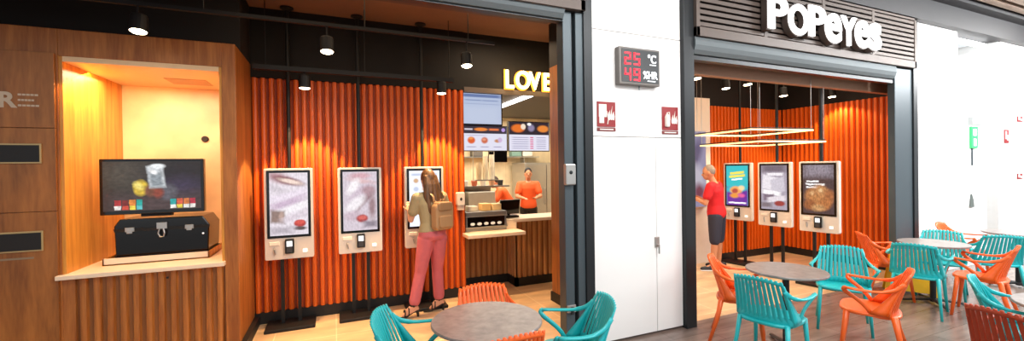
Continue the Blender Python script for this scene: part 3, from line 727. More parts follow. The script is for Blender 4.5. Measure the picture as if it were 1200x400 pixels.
# hot display case on the low top
hc = empty('display_case', (1.965, 5.52, .871), 0, 'low steel hot case with dark glass front on the lower counter', 'case')
MB().box(-.30, .30, 0, .36, 0, .06).box(-.30, .30, 0, .36, .20, .27).box(-.30, -.28, 0, .36, .06, .2).box(.28, .30, 0, .36, .06, .2).build('body', plain('case_steel', '#8d8f90', .3, .7), hc, bevel=.004)
MB().box(-.28, .28, .02, .34, .06, .2).build('glass', M['glass_black'], hc)
for i in range(5): MB().ball((-.2+.1*i, .018, .1), (.035, .012, .022)).build('tray_lamp', plain('case_light', '#e8e0d2', .3, emit=.3), hc)
MB().box(-.31, .31, -.012, 0, .045, .06).box(-.31, .31, -.012, 0, .2, .215).build('trim_rail', M['steel'], hc)
# boxes on top of the case
for i, (x, c_, lab) in enumerate(((1.80, '#cfc4b0', 'grey metal till box on the hot case, left of the food boxes'), (2.0, '#caa46a', 'brown cardboard food box on the hot case'), (2.16, '#d9b884', 'pale cardboard food box at the right end of the hot case'))):
    o = MB().box(x-.07, x+.07, 5.62, 5.78, 1.142, 1.142+(.07, .10, .09)[i]).build('food_box', plain('box_%d' % i, c_, .6), bevel=.006); tag(o, lab, 'box')
po = empty('cash_register', (2.42, 5.74, 1.005), math.radians(8), 'black cash register screen on the upper counter', 'register')
MB().box(-.13, .13, -.04, .14, 0, .03).build('base', M['black_metal'], po, bevel=.005)
MB().tube([(0, .05, .02), (0, .05, .12)], .02).build('neck', M['black_metal'], po)
MB().cbox((0, .02, .16), (.34, .03, .22), (.15, 0, 0)).build('monitor', M['glass_black'], po, bevel=.005)
MB().cbox((-.10, -.01, .07), (.045, .03, .06)).build('card_reader', plain('reader_grey', '#c9ced4', .4), po)

# order status screen + menu boards
sc_ = empty('order_screen', (2.0, 5.70, 2.37), 0, 'large pale blue order screen hung left above the counter', 'screen')
MB().box(-.35, .30, 0, .05, 0, .475).build('bezel', M['glass_black'], sc_, bevel=.004)
plane('screen_picture', picture('order_list', '#b9c6e2', [('r', .5, .93, .5, .05, 0, '#6d7fae', .2), ('r', .3, .78, .2, .015, 0, '#8494bd', .2), ('r', .72, .78, .2, .015, 0, '#8494bd', .2), ('r', .3, .66, .22, .012, 0, '#97a6cb', .3), ('r', .72, .66, .22, .012, 0, '#97a6cb', .3), ('r', .5, .3, .5, .3, 0, '#c3cee6', .4)], .95), -.33, .02, .455, -.002, sc_, .28)
mbp1 = picture('menu_board_a', '#e3e3f3', [('r', .5, .86, .5, .16, 0, '#3b3440', .02), ('r', .12, .87, .09, .035, 0, '#cfc8d2', .1), ('e', .40, .87, .15, .07, 0, '#f08a3c', .2), ('r', .70, .87, .11, .045, 0, '#e77b4a', .2), ('e', .92, .86, .045, .08, 0, '#b79ae0', .1),
  ('e', .18, .42, .085, .14, 0, '#e0602c', .2), ('e', .17, .50, .05, .05, 0, '#f29a50', .3), ('e', .48, .42, .075, .13, 0, '#cf6a4a', .25), ('e', .47, .45, .04, .05, 0, '#e9a083', .4), ('e', .78, .40, .07, .07, 0, '#c98a62', .3), ('e', .84, .44, .05, .1, 0, '#d0b6d8', .3),
  ('r', .18, .15, .10, .015, 0, '#9a92b4', .3), ('r', .48, .15, .09, .015, 0, '#9a92b4', .3), ('r', .78, .15, .09, .015, 0, '#9a92b4', .3), ('r', .3, .62, .2, .012, 0, '#b7b0cc', .3)], 1.0)
mbp2 = picture('menu_board_b', '#e6e4f4', [('r', .5, .8, .5, .24, 0, '#2b2632', .02), ('e', .22, .78, .16, .14, 0, '#e8752c', .2), ('e', .35, .84, .06, .10, 0, '#f4e2cc', .2), ('e', .55, .8, .08, .12, 0, '#8f86a6', .3), ('e', .85, .78, .14, .12, 0, '#ea8a3a', .2), ('e', .5, .93, .05, .05, 0, '#ffffff', .3)] +
  [('r', .28, .46-.075*i, .20, .010, 0, '#8f8ab0', .2) for i in range(6)] + [('r', .56, .46-.075*i, .04, .018, 0, '#e05a8c', .2) for i in range(6)] + [('r', .80, .46-.075*i, .12, .010, 0, '#8f8ab0', .2) for i in range(6)], 1.0)
for x0, x1, pic, lab in ((1.72, 2.42, mbp1, 'lit menu board below the pale blue order screen'), (2.44, 3.14, mbp2, 'lit menu board with a price list, right of the other menu board')):
    mb_ = empty('menu_board', ((x0+x1)/2, 5.82, 2.0), 0, lab, 'menu board'); h = (x1-x0)/2
    MB().box(-h, h, 0, .06, 0, .38 if pic is mbp1 else .46).build('bezel', M['glass_black'], mb_)
    plane('screen_picture', pic, -h+.01, .012, (.37 if pic is mbp1 else .45), -.002, mb_, h-.01)
tag(MB().box(3.0, 3.06, 6.0, 7.9, 2.93, 2.98).build('tube_light', emis('tube_glow', '#ffffff', 6)), 'long white tube light under the kitchen ceiling', 'light')

# kitchen back-of-house
KT = empty('prep_table', (2.6, 6.9, 0), 0, 'steel kitchen prep table behind the counter with a shelf of tubs', 'table')
MB().box(-.85, .55, 0, .6, .86, .9).build('table_top', M['steel'], KT)
for x in (-.8, .5):
    for y in (.05, .55): MB().tube([(x, y, 0), (x, y, .86)], .02).build('leg', M['steel'], KT)
MB().box(-.85, .40, .25, .6, 1.40, 1.43).box(-.85, .15, .58, .6, .9, 1.42).build('upper_shelf', M['steel'], KT)
MB().box(-.45, .05, .05, .5, .9, 1.33).build('warming_drawer', plain('drawer_cream', '#d9d2c4', .3, .3), KT, bevel=.01)
for i in range(7):
    o = MB().lathe([(.001, 0), (.045, 0), (.058, .09), (.05, .10), (.001, .10)], (0, 0, 0), 16).build('food_tub', plain('tub_%d' % i, ('#e8d8cc', '#d98e6c', '#e9dfd4', '#c96a4c', '#efe6da', '#d7a07c', '#2c2a2c')[i], .5), smooth=False)
    o.location = (1.84+.17*i, 7.25, 1.43)
    tag(o, ('white tub at the left end of the steel kitchen shelf', 'salmon-coloured tub second on the steel kitchen shelf', 'white tub third on the steel kitchen shelf', 'red-brown tub in the middle of the steel kitchen shelf', 'cream tub right of the red-brown one on the kitchen shelf', 'tan tub beside the black one on the kitchen shelf', 'black tub at the right end of the steel kitchen shelf')[i], 'tub', 'tubs on the kitchen shelf')
for i, (x, h) in enumerate(((2.48, .40), (2.60, .44), (2.36, .3))):
    o = MB().lathe([(.001, 0), (.045, 0), (.05, h*.5), (.042, h), (.001, h)], (0, 0, 0), 12).build('paper_cup_stack', plain('cups_%d' % i, ('#efe0c4', '#f4e9d4', '#d8bf9c')[i], .6)); o.location = (x, 7.0, 1.55)
    tag(o, ('cream stack of paper cups in the middle of the rack', 'tallest pale stack of paper cups on the rack', 'tan stack of paper cups at the left of the rack')[i], 'cups', 'stacks of paper cups in the kitchen')
ho = empty('cup_rack', (2.48, 7.0, 1.53), 0, 'steel rack carrying the paper cup stacks in the kitchen', 'rack')
MB().box(-.22, .22, -.09, .09, 0, .018).build('tray', M['steel'], ho); MB().tube([(-.2, .08, .01), (-.2, .08, 1.43)], .008).tube([(.2, .08, .01), (.2, .08, 1.43)], .008).build('hanger', M['steel'], ho)
km = empty('kitchen_monitor', (2.85, 7.3, 1.86), .1, 'small black kitchen monitor hung above the prep table', 'monitor')
MB().box(-.19, .19, 0, .05, 0, .24).build('screen', M['glass_black'], km, bevel=.005); MB().tube([(0, .03, .22), (0, .03, 1.1)], .012).build('bracket', M['black_metal'], km)
sp_ = empty('coffee_machine', (1.93, 6.93, .901), 0, 'black drinks machine on the left end of the kitchen prep table', 'machine')
MB().box(-.14, .10, 0, .3, 0, .09).box(-.14, .10, .14, .3, .09, .36).box(-.14, .10, 0, .3, .30, .42).build('body', M['black_metal'], sp_, bevel=.01)
MB().box(-.07, .03, -.008, 0, .33, .39).build('control_panel', M['steel'], sp_); MB().tube([(-.02, .07, .30), (-.02, .07, .24)], .014).build('spout', M['steel'], sp_)
fr = empty('steel_fridge', (4.62, 8.6, 0), 0, 'tall brushed steel fridge at the right of the kitchen', 'fridge')
MB().box(-.62, .45, 0, .75, .08, 1.86).build('body', M['steel'], fr, bevel=.01)
for x0, x1 in ((-.61, -.09), (-.08, .44)):
    MB().box(x0+.1, x0+.16, .05, .7, 0, .08).build('foot', M['black'], fr)
    d = MB().box(x0, x1, -.03, 0, .12, 1.82).build('door', M['steel'], fr, bevel=.006); MB().tube([(x1-.05, -.03, .9), (x1-.05, -.07, .92), (x1-.05, -.07, 1.25), (x1-.05, -.03, 1.27)], .01).build('handle', M['steel'], d)
hs = empty('wall_shelf', (3.0, 9.25, 2.0), 0, 'steel wall shelf high on the kitchen back wall', 'shelf')
MB().box(-.7, 1.7, 0, .25, 0, .025).build('board', M['steel'], hs); MB().box(-.5, -.47, .05, .25, -.2, 0).box(1.3, 1.33, .05, .25, -.2, 0).build('bracket', M['steel'], hs)
for i, (x, c_, h) in enumerate(((2.6, '#efe9dc', .3), (3.1, '#5b5650', .22), (3.6, '#e9dcc4', .34), (4.1, '#6f8f84', .22), (4.4, '#d8d2c6', .28))):
    o = MB().cbox((x, 9.36, 2.025+h/2), (.26, .2, h)).build('storage_box', plain('sbox_%d' % i, c_, .6), bevel=.02)
    tag(o, ('white storage box at the left of the kitchen wall shelf', 'dark grey storage box on the kitchen wall shelf', 'tall cream storage box on the kitchen wall shelf', 'grey-green storage box on the kitchen wall shelf', 'pale storage box at the right of the kitchen wall shelf')[i], 'box', 'boxes on the kitchen wall shelf')

# ================================================================== tables
def cafe_table(loc, r, label, rz=0):
    t = empty('cafe_table', loc, rz, label, 'table', 'round grey cafe tables')
    MB().lathe([(.001, .728), (r-.012, .728), (r, .735), (r, .746), (r-.004, .752), (.001, .752)], n=56).build('tabletop', M['table'], t)
    MB().tube([(0, 0, .02), (0, 0, .73)], .03, 14).build('pedestal', M['frame_dark'], t)
    MB().lathe([(.001, .70), (.11, .70), (.11, .728), (.001, .728)], n=20).build('top_plate', M['frame_dark'], t)
    for k in range(4):
        a = PI/4+k*PI/2; d = Vector((math.cos(a), math.sin(a), 0))
        mb = MB(); mb.tube([d*.02+Vector((0, 0, .05)), d*.15+Vector((0, 0, .035)), d*.30+Vector((0, 0, .018))], [(.018, .03), (.014, .024), (.012, .02)], 8, up=(0, 0, 1)); mb.build('foot', M['frame_dark'], t)
    return t
cafe_table((.916, 2.60, 0), .365, 'round grey cafe table in front of the left store', .25)
cafe_table((3.91, 2.60, 0), .335, 'round grey cafe table between orange and teal chairs before the right store', .25)
cafe_table((6.80, 2.69, 0), .33, 'round grey cafe table before the far end of the right store')
cafe_table((8.72, 2.55, 0), .35, 'round grey cafe table furthest away, by the far white wall')
cafe_table((4.66, 1.02, 0), .37, 'round grey cafe table behind the rust-red chair at the right edge')

# ================================================================== chairs (front faces -Y)
def bez(p, n=10):
    p = [Vector(q) for q in p]; out = []
    for i in range(n+1):
        t = i/n
        q = list(p)
        while len(q) > 1: q = [q[j].lerp(q[j+1], t) for j in range(len(q)-1)]
        out.append(q[0])
    return out
def make_chair(mat, name='armchair'):
    c = empty(name)
    # seat: shaped shell
    mb = MB(); n = 26; rings = []
    for kk, (s_, dz) in enumerate(((.02, -.006), (.55, -.004), (.85, .0), (.97, .004), (1.0, -.006), (.99, -.022), (.9, -.028), (.02, -.028))):
        ring = []
        for k in range(n):
            a = 2*PI*k/n; e = 2/3.2
            x = .235*s_*math.copysign(abs(math.cos(a))**e, math.cos(a)); y = .215*s_*math.copysign(abs(math.sin(a))**e, math.sin(a))
            zz = .452+dz - (.012 if y > 0 else 0)*s_
            ring.append(mb.b.verts.new((x*(1-.08*(y > 0)), y-.01, zz)))
        rings.append(ring)
    for A, B in zip(rings, rings[1:]):
        for k in range(n): mb.b.faces.new((A[k], A[(k+1) % n], B[(k+1) % n], B[k]))
    mb.b.faces.new(rings[0][::-1]); mb.b.faces.new(rings[-1])
    mb.build('seat', mat, c, smooth=True)
    # backrest : 12 broad vertical slats with narrow gaps, wider towards the seat
    mb = MB()
    def bp(u, v):
        x = u*(.218-.040*v)
        y = .165 + .115*v**1.2 - .055*abs(u)**2*(1-.45*v)
        z = .440 + .390*v - .020*abs(u)**2*v
        return Vector((x, y, z))
    ns = 12
    for i in range(ns):
        u = -1+2*i/(ns-1)
        pts = [bp(u, v) for v in (0, .12, .3, .5, .7, .88, 1.0)]
        mb.tube(pts, [(.0075, w_) for w_ in (.0165, .0165, .0160, .0155, .0148, .0138, .0115)], 8, up=(0, 1, 0))
    for v, h_ in ((.07, .035), (.94, .014)):
        pts = [bp(-1+2*i/14, v)+Vector((0, .003, 0)) for i in range(15)]
        mb.tube(pts, [(h_, .0055)]*15, 8, up=(0, 0, 1))
    mb.build('backrest', mat, c, smooth=True)
    for s in (-1, 1):
        # flat arm blade sweeping forward from the back, curling round and returning to the seat side
        mb = MB()
        a = bp(s, .80)+Vector((s*.004, 0, 0))
        pts = bez([a, a+Vector((s*.02, -.05, -.07)), Vector((s*.262, .10, .640)), Vector((s*.285, -.04, .652)), Vector((s*.272, -.165, .662))], 12)
        rr = [(.020, .009)]*3+[(.017, .012)]*3+[(.011, .020)]*7
        mb.tube(pts, rr, 10, up=(0, 0, 1))
        pts = bez([(s*.272, -.16, .662), (s*.268, -.215, .655), (s*.245, -.16, .600), (s*.225, -.06, .575), (s*.215, .0, .455)], 10)
        mb.tube(pts, [(.010, .018)]*6+[(.012, .017)]*5, 10, up=(1, 0, 0))
        # side web: wing joining the back to the seat, broad at the bottom
        A = []
        for t in [k/8 for k in range(9)]:
            r_ = bp(s, .92-.92*t); w_ = .008+.115*t**1.6
            A.append((r_, r_+Vector((s*.006, -w_, .012*t))))
        th = Vector((s*.011, 0, 0)); vv = []
        for r_, f_ in A: vv.append([mb.b.verts.new(p) for p in (r_-th*.3, f_-th*.3, f_+th, r_+th)])
        for q0, q1 in zip(vv, vv[1:]):
            for k in range(4): mb.b.faces.new((q0[k], q0[(k+1) % 4], q1[(k+1) % 4], q1[k]))
        mb.b.faces.new(vv[0]); mb.b.faces.new(vv[-1][::-1])
        mb.build('armrest', mat, c, smooth=True)
        MB().tube([(s*.195, -.165, .44), (s*.205, -.185, .25), (s*.222, -.212, 0)], [(.022, .020), (.019, .017), (.014, .013)], 10, up=(0, 1, 0)).build('leg', mat, c, smooth=True)
        MB().tube([(s*.185, .15, .44), (s*.20, .185, .25), (s*.225, .262, 0)], [(.024, .019), (.020, .016), (.014, .012)], 10, up=(0, 1, 0)).build('leg', mat, c, smooth=True)
    return c
CH = {k: make_chair(M[k]) for k in ('teal', 'orange', 'rust')}
used = set()
def chair(colr, x, y, f, label):
    o = CH[colr] if colr not in used else copy_tree(CH[colr])
    used.add(colr)
    o.location = (x, y, 0); o.rotation_euler = (0, 0, math.atan2(f[0], -f[1]))
    tag(o, label, 'chair', 'slatted plastic armchairs')
    return o
chair('teal', .49, 2.76, (.94, -.35), 'teal slatted armchair at the left of the table before the left store')
chair('orange', 1.06, 2.90, (-.05, -1), 'orange slatted armchair behind the table before the left store')
chair('orange', .905, 2.37, (-.05, .99), 'orange slatted armchair with its back to us at the leftmost table')
chair('teal', 1.53, 2.53, (-.95, .28), 'teal slatted armchair in front of the white pillar, right of the leftmost table')
chair('orange', 3.69, 2.92, (.6, -.8), 'orange slatted armchair beside the dark frame, left of its table')
chair('teal', 3.44, 2.42, (.97, .22), 'teal slatted armchair with its back to us in front of a grey table')
chair('teal', 4.98, 2.70, (-.85, -.52), 'teal slatted armchair facing us behind the grey table before the right store')
chair('orange', 4.42, 2.17, (-.42, .9), 'orange slatted armchair seen from the side, nearest in the middle of the terrace')
chair('orange', 6.62, 3.10, (.72, -.7), 'orange slatted armchair standing in the right store entrance near the grey jamb')
chair('teal', 6.28, 2.62, (.96, .26), 'teal slatted armchair with its back to us in front of the yellow sign')
chair('orange', 6.72, 2.24, (-.22, .97), 'orange slatted armchair seen from the side, at the right behind the nearest teal back')
chair('teal', 7.28, 2.80, (-.93, -.3), 'teal slatted armchair facing us behind the third table')
chair('teal', 7.84, 2.52, (.75, .66), 'teal slatted armchair with its back to us, by the furthest table')
chair('orange', 8.50, 3.02, (.1, -1), 'orange slatted armchair furthest away, only its back top showing')
chair('teal', 8.20, 2.02, (.2, .97), 'teal slatted armchair cut by the right picture edge at the furthest table')
chair('teal', 4.78, 1.38, (.3, -.95), 'teal slatted armchair tucked in beside the rust-red chair at the right edge')
chair('rust', 4.03, 1.12, (.97, -.22), 'rust-red slatted armchair nearest to us in the bottom right corner')

# yellow wet-floor sign
ys = empty('wet_floor_sign', (7.05, 3.02, 0), math.radians(-60), 'yellow folding wet floor sign behind the teal chairs', 'sign')
yel = plain('yellow_plastic', '#f3c814', .4)
for s in (-1, 1):
    Mt = Matrix.Translation((0, s*.14, 0)) @ Matrix.Rotation(s*.22, 4, 'X')
    MB().prism([(-.27, 0), (-.2, 0), (-.18, .05), (.18, .05), (.2, 0), (.27, 0), (.20, .56), (.16, .59), (-.16, .59), (-.20, .56)], -.008, .008, 'y', Mt).build('panel', yel, ys)

# ================================================================== people
def lerp(a, b, t): return Vector(a).lerp(Vector(b), t)
def person(root, J, skin, hair_fn, clothes, voxel=.009, female=False, bulk=1.0):
    """J: joints in world coords. one continuous body, clothing as children"""
    V = {k: Vector(v) for k, v in J.items()}
    body = MB()
    up = (V['neck']-V['pelvis']).normalized(); rt = (V['sh_r']-V['sh_l']); rt = (rt-up*rt.dot(up)).normalized()
    fw = V.get('face', rt.cross(up)*-1)
    fw = Vector(fw).normalized()
    # torso sections
    def torso(mb, g=0.0, z0=-.08, z1=1.0):
        bk = 1.0 if female else bulk
        L = (V['neck']-V['pelvis'])
        sec = [(-.14, .10, .08), (-.06, .155, .115), (.06, .16, .115), (.28, .125 if female else .14, .095), (.5, .135 if female else .15, .10), (.72, .155 if female else .18, .11), (.86, .15 if female else .18, .09), (.95, .09, .07), (1.0, .055, .052)]
        pts = []; rr = []
        for t, a, b in sec:
            if z0 <= t <= z1: pts.append(V['pelvis']+L*t); rr.append((a*bk+g, b*bk+g))
        mb.tube(pts, rr, 20, up=rt)
    torso(body)
    hd = V['head']; hu = (hd-V['neck']).normalized()
    body.capsule(V['neck']-hu*.04, hd-hu*.04, .053, .05)
    # head
    frot = fw.to_track_quat('Y', 'Z').to_euler()
    body.ball(hd+Vector((0, 0, .01)), (.074, .092, .115), 20, frot)
    body.ball(hd+fw*.025+Vector((0, 0, -.055)), (.052, .062, .06), 16, frot)
    body.ball(hd+fw*.098+Vector((0, 0, -.012)), (.014, .018, .022), 10, frot)
    r2 = fw.cross(Vector((0, 0, 1))).normalized()
    for s in (-1, 1): body.ball(hd+r2*s*.076+Vector((0, 0, -.008)), (.01, .02, .032), 10, frot)
    def arm(mb, s, g=0, upto=2):
        S, E_, W = V['sh_'+s], V['el_'+s], V['wr_'+s]
        ra = .043 if female else .052
        mb.capsule(lerp(V['neck'], S, .55)-up*.03, S, .058+g, ra+.008+g)
        if upto == .5: mb.capsule(S, lerp(S, E_, .62), ra+.008+g, ra+g+.006); return
        mb.capsule(S, E_, ra+.006+g, ra-.010+g)
        if upto > 1: mb.capsule(E_, W, ra-.008+g, .026+g)
    def hand(mb, s):
        W, H = V['wr_'+s], V['hand_'+s]; d = (H-W).normalized()
        side = Vector(J.get('pn_'+s, (0, 0, 1))); side = (side-d*side.dot(d)).normalized(); nn = d.cross(side)
        mb.tube([W-d*.01, W+d*.03, W+d*.075, W+d*.092], [(.024, .018), (.034, .017), (.040, .015), (.034, .011)], 12, up=side)
        for i, (o_, L_) in enumerate(((-.03, .062), (-.010, .075), (.010, .072), (.029, .056))):
            a0 = W+d*.085+side*o_; k1 = a0+d*L_*.5-nn*.006; k2 = k1+d*L_*.42-nn*.016
            mb.capsule(a0, k1, .0092, .0088, 8); mb.capsule(k1, k2, .0088, .0075, 8)
        t0 = W+d*.03-side*.028; t1 = t0+d*.035-side*.028; mb.capsule(t0, t1, .012, .011, 8); mb.capsule(t1, t1+d*.03-side*.006, .011, .009, 8)
    for s in 'lr': arm(body, s); hand(body, s)
    def leg(mb, s, g=0, t1=1.0, flare=0, kn=True):
        Hh, K, A = V['hip_'+s], V['kn_'+s], V['an_'+s]
        rk = .052; 
        mb.capsule(Hh, lerp(Hh, K, .5), .086+g, .073+g, 16); mb.capsule(lerp(Hh, K, .5), K, .073+g, rk+g+.002, 16)
        if t1 > 0:
            if t1 > .35:
                m = lerp(K, A, .3); mb.capsule(K, m, rk+g, .054+g, 14); mb.capsule(m, lerp(K, A, t1), .054+g, .036+g+flare+(1-t1)*.01, 14)
            else: mb.capsule(K, lerp(K, A, t1), rk+g, rk+g, 14)
    for s in 'lr':
        leg(body, s)
        A, T = V['an_'+s], V['toe_'+s]; d = (T-A); dh = Vector((d.x, d.y, 0)).normalized()
        heel = A-dh*.035+Vector((0, 0, -.035))
        body.capsule(A, heel, .034, .030, 12); body.capsule(heel, lerp(heel, T, .6), .030, .033, 12); body.capsule(lerp(heel, T, .6), T-dh*.02, .033, .02, 12)
        body.capsule(A, lerp(A, T, .55), .034, .027, 12)
    b = body.build('body', skin, root); remesh(b, voxel, 2)
    # face details
    for s in (-1, 1):
        MB().ball(hd+fw*.086+r2*s*.031+Vector((0, 0, .012)), (.013, .006, .007), 10, frot).build('eye', M['glass_black'], root)
    MB().ball(hd+fw*.083+Vector((0, 0, -.055)), (.022, .007, .006), 10, frot).build('mouth', plain('lip', '#a8584c', .5), root)
    for nm, mt, kw in clothes:
        mb = MB()
        if nm in ('shirt', 'blouse'):
            torso(mb, .016, kw.get('z0', -.1), .96)
            mb.capsule(lerp(V['neck'], V['sh_l'], .5)-up*.02, lerp(V['neck'], V['sh_r'], .5)-up*.02, .062, .062)
            for s in 'lr': arm(mb, s, .014, .5)
        if nm in ('trousers', 'shorts'):
            L = V['neck']-V['pelvis']
            mb.tube([V['pelvis']+L*t for t in (-.16, -.06, .06, .17)], [(.12, .10), (.172, .13), (.172, .128), (.145, .11)], 20, up=rt)
            for s in 'lr': leg(mb, s, kw.get('g', .012), kw.get('t1', .9), kw.get('flare', .008))
        c_ = mb.build(nm, mt, root); remesh(c_, voxel, 2)
    if hair_fn: hair_fn(root, hd, fw, r2, voxel)
    return V

# --- woman at the third kiosk
def hair_long(root, hd, fw, r2, vox):
    mb = MB(); rot = fw.to_track_quat('Y', 'Z').to_euler()
    mb.ball(hd+Vector((0, 0, .028))-fw*.012, (.086, .100, .115), 20, rot)
    for o_, r_ in ((-.05, .040), (-.02, .046), (.015, .048), (.05, .042)):
        pts = [hd-fw*.05+r2*o_+Vector((0, 0, .05)), hd-fw*.085+r2*o_*1.3+Vector((0, 0, -.06)), hd-fw*.11+r2*(o_*1.6)+Vector((0, 0, -.2)), hd-fw*.14+r2*(o_*1.5+.02)+Vector((0, 0, -.36)), hd-fw*.16+r2*(o_*1.0+.03)+Vector((0, 0, -.47))]
        mb.tube(pts, [r_, r_*1.05, r_, r_*.8, .012], 10)
    h = mb.build('hair', wood('brown_hair', '#3e2716', '#7d5632', (30, 30, 3), .5), root); remesh(h, .008, 2)
wm = empty('person', (1.0, 5.0, 0), 0, 'woman with long brown hair in pink trousers tapping the third kiosk', 'person')
Wd = lambda x, y, z: (x-1.0, y-5.0, z)
pk_ = plain('dusty_pink_cloth', '#c4626a', .7, noise=.1, scale=20); ol = plain('olive_beige_cloth', '#a39470', .8, noise=.08, scale=30)
fdir = Vector((-.35, .94, 0))
V = person(wm, dict(pelvis=Wd(1.07, 4.93, .98), neck=Wd(1.05, 4.97, 1.47), head=Wd(1.035, 5.0, 1.615), face=(-.35, .94, -.05),
    sh_l=Wd(.89, 4.93, 1.41), el_l=Wd(.83, 5.0, 1.15), wr_l=Wd(.83, 5.12, 1.24), hand_l=Wd(.84, 5.22, 1.31), pn_l=(1, 0, 0),
    sh_r=Wd(1.22, 5.03, 1.41), el_r=Wd(1.29, 5.04, 1.15), wr_r=Wd(1.22, 5.13, .98), hand_r=Wd(1.19, 5.15, .88), pn_r=(0, 1, 0),
    hip_l=Wd(.99, 4.92, .93), kn_l=Wd(.93, 4.98, .53), an_l=Wd(.845, 4.98, .135), toe_l=Wd(.70, 4.97, .04),
    hip_r=Wd(1.15, 4.96, .93), kn_r=Wd(1.15, 5.06, .53), an_r=Wd(1.175, 5.09, .135), toe_r=Wd(1.05, 5.10, .04)),
    M['skin'], hair_long, [('blouse', ol, dict(z0=-.02)), ('trousers', pk_, dict(t1=.86, flare=.014, g=.016))], .009, True)
for s in 'lr':
    A, T = V['an_'+s], V['toe_'+s]; dh = Vector((T.x-A.x, T.y-A.y, 0)).normalized(); pr = dh.cross(Vector((0, 0, 1)))
    mb = MB()
    hz = Vector((A.x, A.y, 0))-dh*.04
    mb.tube([hz+Vector((0, 0, .085)), hz+dh*.07+Vector((0, 0, .055)), hz+dh*.13+Vector((0, 0, .018)), hz+dh*.235+Vector((0, 0, .012))], [(.034, .008), (.032, .008), (.040, .008), (.030, .006)], 8, up=pr)
    mb.tube([hz+Vector((0, 0, .088)), hz-dh*.01], [.022, .011], 8)
    def strap(c0, d_, r_, w_):
        pts = [c0+pr*r_*math.cos(t)+d_*r_*math.sin(t) for t in [2*PI*k/14 for k in range(15)]]
        mb.tube(pts, w_, 6)
    strap(A+Vector((0, 0, .012)), dh, .046, .009)
    strap(lerp(A, T, .45)+Vector((0, 0, -.012)), Vector((0, 0, 1)), .040, .007); strap(lerp(A, T, .75), Vector((0, 0, 1)), .038, .007)
    mb.tube([A+pr*.04, lerp(A, T, .45)-pr*.03+Vector((0, 0, .02))], .007, 6); mb.tube([A-pr*.04, lerp(A, T, .45)+pr*.03+Vector((0, 0, .02))], .007, 6)
    mb.build('sandal', M['black'], wm, smooth=True)
# backpack
bp_ = empty('backpack', (1.16, 4.80, 1.04), math.radians(22), 'small beige backpack worn on the woman\'s back', 'backpack')
bg = plain('beige_leather', '#b0895f', .55, noise=.06)
mb = MB(); mb.prism(rrect(.125, 0, .31, .05, 5), -.06, .06, 'y'); b_ = mb.build('bag_body', bg, bp_, bevel=.025, seg=3)
mb = MB(); mb.prism(rrect(.09, .03, .17, .03, 5), -.085, -.055, 'y'); mb.build('front_pocket', bg, bp_, bevel=.012)
MB().prism(rrect(.10, .22, .325, .03), -.075, .062, 'y').build('flap', plain('beige_leather_dark', '#9a7550', .55), bp_, bevel=.015)
for s in (-1, 1):
    MB().tube([(s*.07, .06, .30), (s*.085, .05, .38), (s*.09, .10, .43), (s*.10, .20, .40), (s*.11, .24, .30), (s*.12, .20, .1), (s*.11, .06, .04)], [(.016, .004)]*7, 8, up=(1, 0, 0)).build('strap', bg, bp_, smooth=True)
MB().tube([(-.03, .0, .315), (-.025, .0, .35), (.025, .0, .35), (.03, .0, .315)], .007, 8).build('handle', bg, bp_)

# --- man in red
def hair_short(root, hd, fw, r2, vox, col='#8f8378', fo=.018):
    mb = MB(); rot = fw.to_track_quat('Y', 'Z').to_euler()
    mb.ball(hd+Vector((0, 0, .034))-fw*fo, (.079, .090, .103), 18, rot)
    h = mb.build('hair', plain('short_hair', col, .8, noise=.2, scale=60), root); remesh(h, .008, 1)
mn = empty('person', (5.85, 5.08, 0), 0, 'man in a red t-shirt and dark shorts standing with his back to us', 'person')
Wd = lambda x, y, z: (x-5.85, y-5.08, z)
rd = plain('red_cotton', '#c9121c', .75, noise=.06, scale=14); nv = plain('navy_cloth', '#2b2c3c', .8, noise=.1)
V = person(mn, dict(pelvis=Wd(5.88, 5.06, .94), neck=Wd(5.82, 5.07, 1.47), head=Wd(5.76, 5.11, 1.62), face=(-.72, .68, -.25),
    sh_l=Wd(5.64, 4.97, 1.40), el_l=Wd(5.56, 5.00, 1.13), wr_l=Wd(5.54, 5.20, 1.20), hand_l=Wd(5.53, 5.30, 1.27), pn_l=(0, 0, 1),
    sh_r=Wd(6.00, 5.13, 1.40), el_r=Wd(6.02, 5.22, 1.12), wr_r=Wd(5.86, 5.34, 1.16), hand_r=Wd(5.78, 5.37, 1.19), pn_r=(0, 0, 1),
    hip_l=Wd(5.80, 5.02, .90), kn_l=Wd(5.76, 5.00, .50), an_l=Wd(5.74, 5.02, .09), toe_l=Wd(5.56, 5.10, .03),
    hip_r=Wd(5.97, 5.10, .90), kn_r=Wd(5.99, 5.11, .50), an_r=Wd(6.01, 5.14, .09), toe_r=Wd(5.87, 5.27, .03)),
    M['skin_tan'], hair_short, [('shirt', rd, dict(z0=-.2)), ('shorts', nv, dict(t1=0, flare=.0, g=.03))], .010, bulk=1.12)
for s in 'lr':
    A, T = V['an_'+s], V['toe_'+s]; dh = Vector((T.x-A.x, T.y-A.y, 0)).normalized(); h0 = Vector((A.x, A.y, 0))-dh*.07
    mb = MB(); mb.capsule(h0+Vector((0, 0, .055)), h0+dh*.12+Vector((0, 0, .05)), .05, .048); mb.capsule(h0+dh*.12+Vector((0, 0, .045)), h0+dh*.25+Vector((0, 0, .035)), .046, .032)
    sh = mb.build('shoe', plain('dark_sneaker', '#26262c', .6), mn); remesh(sh, .008, 1)
    MB().tube([h0-dh*.04+Vector((0, 0, .012)), h0+dh*.12+Vector((0, 0, .012)), h0+dh*.28+Vector((0, 0, .012))], [(.046, .013), (.05, .013), (.03, .012)], 12, up=dh.cross(Vector((0, 0, 1)))).build('sole', M['white_panel'], sh)

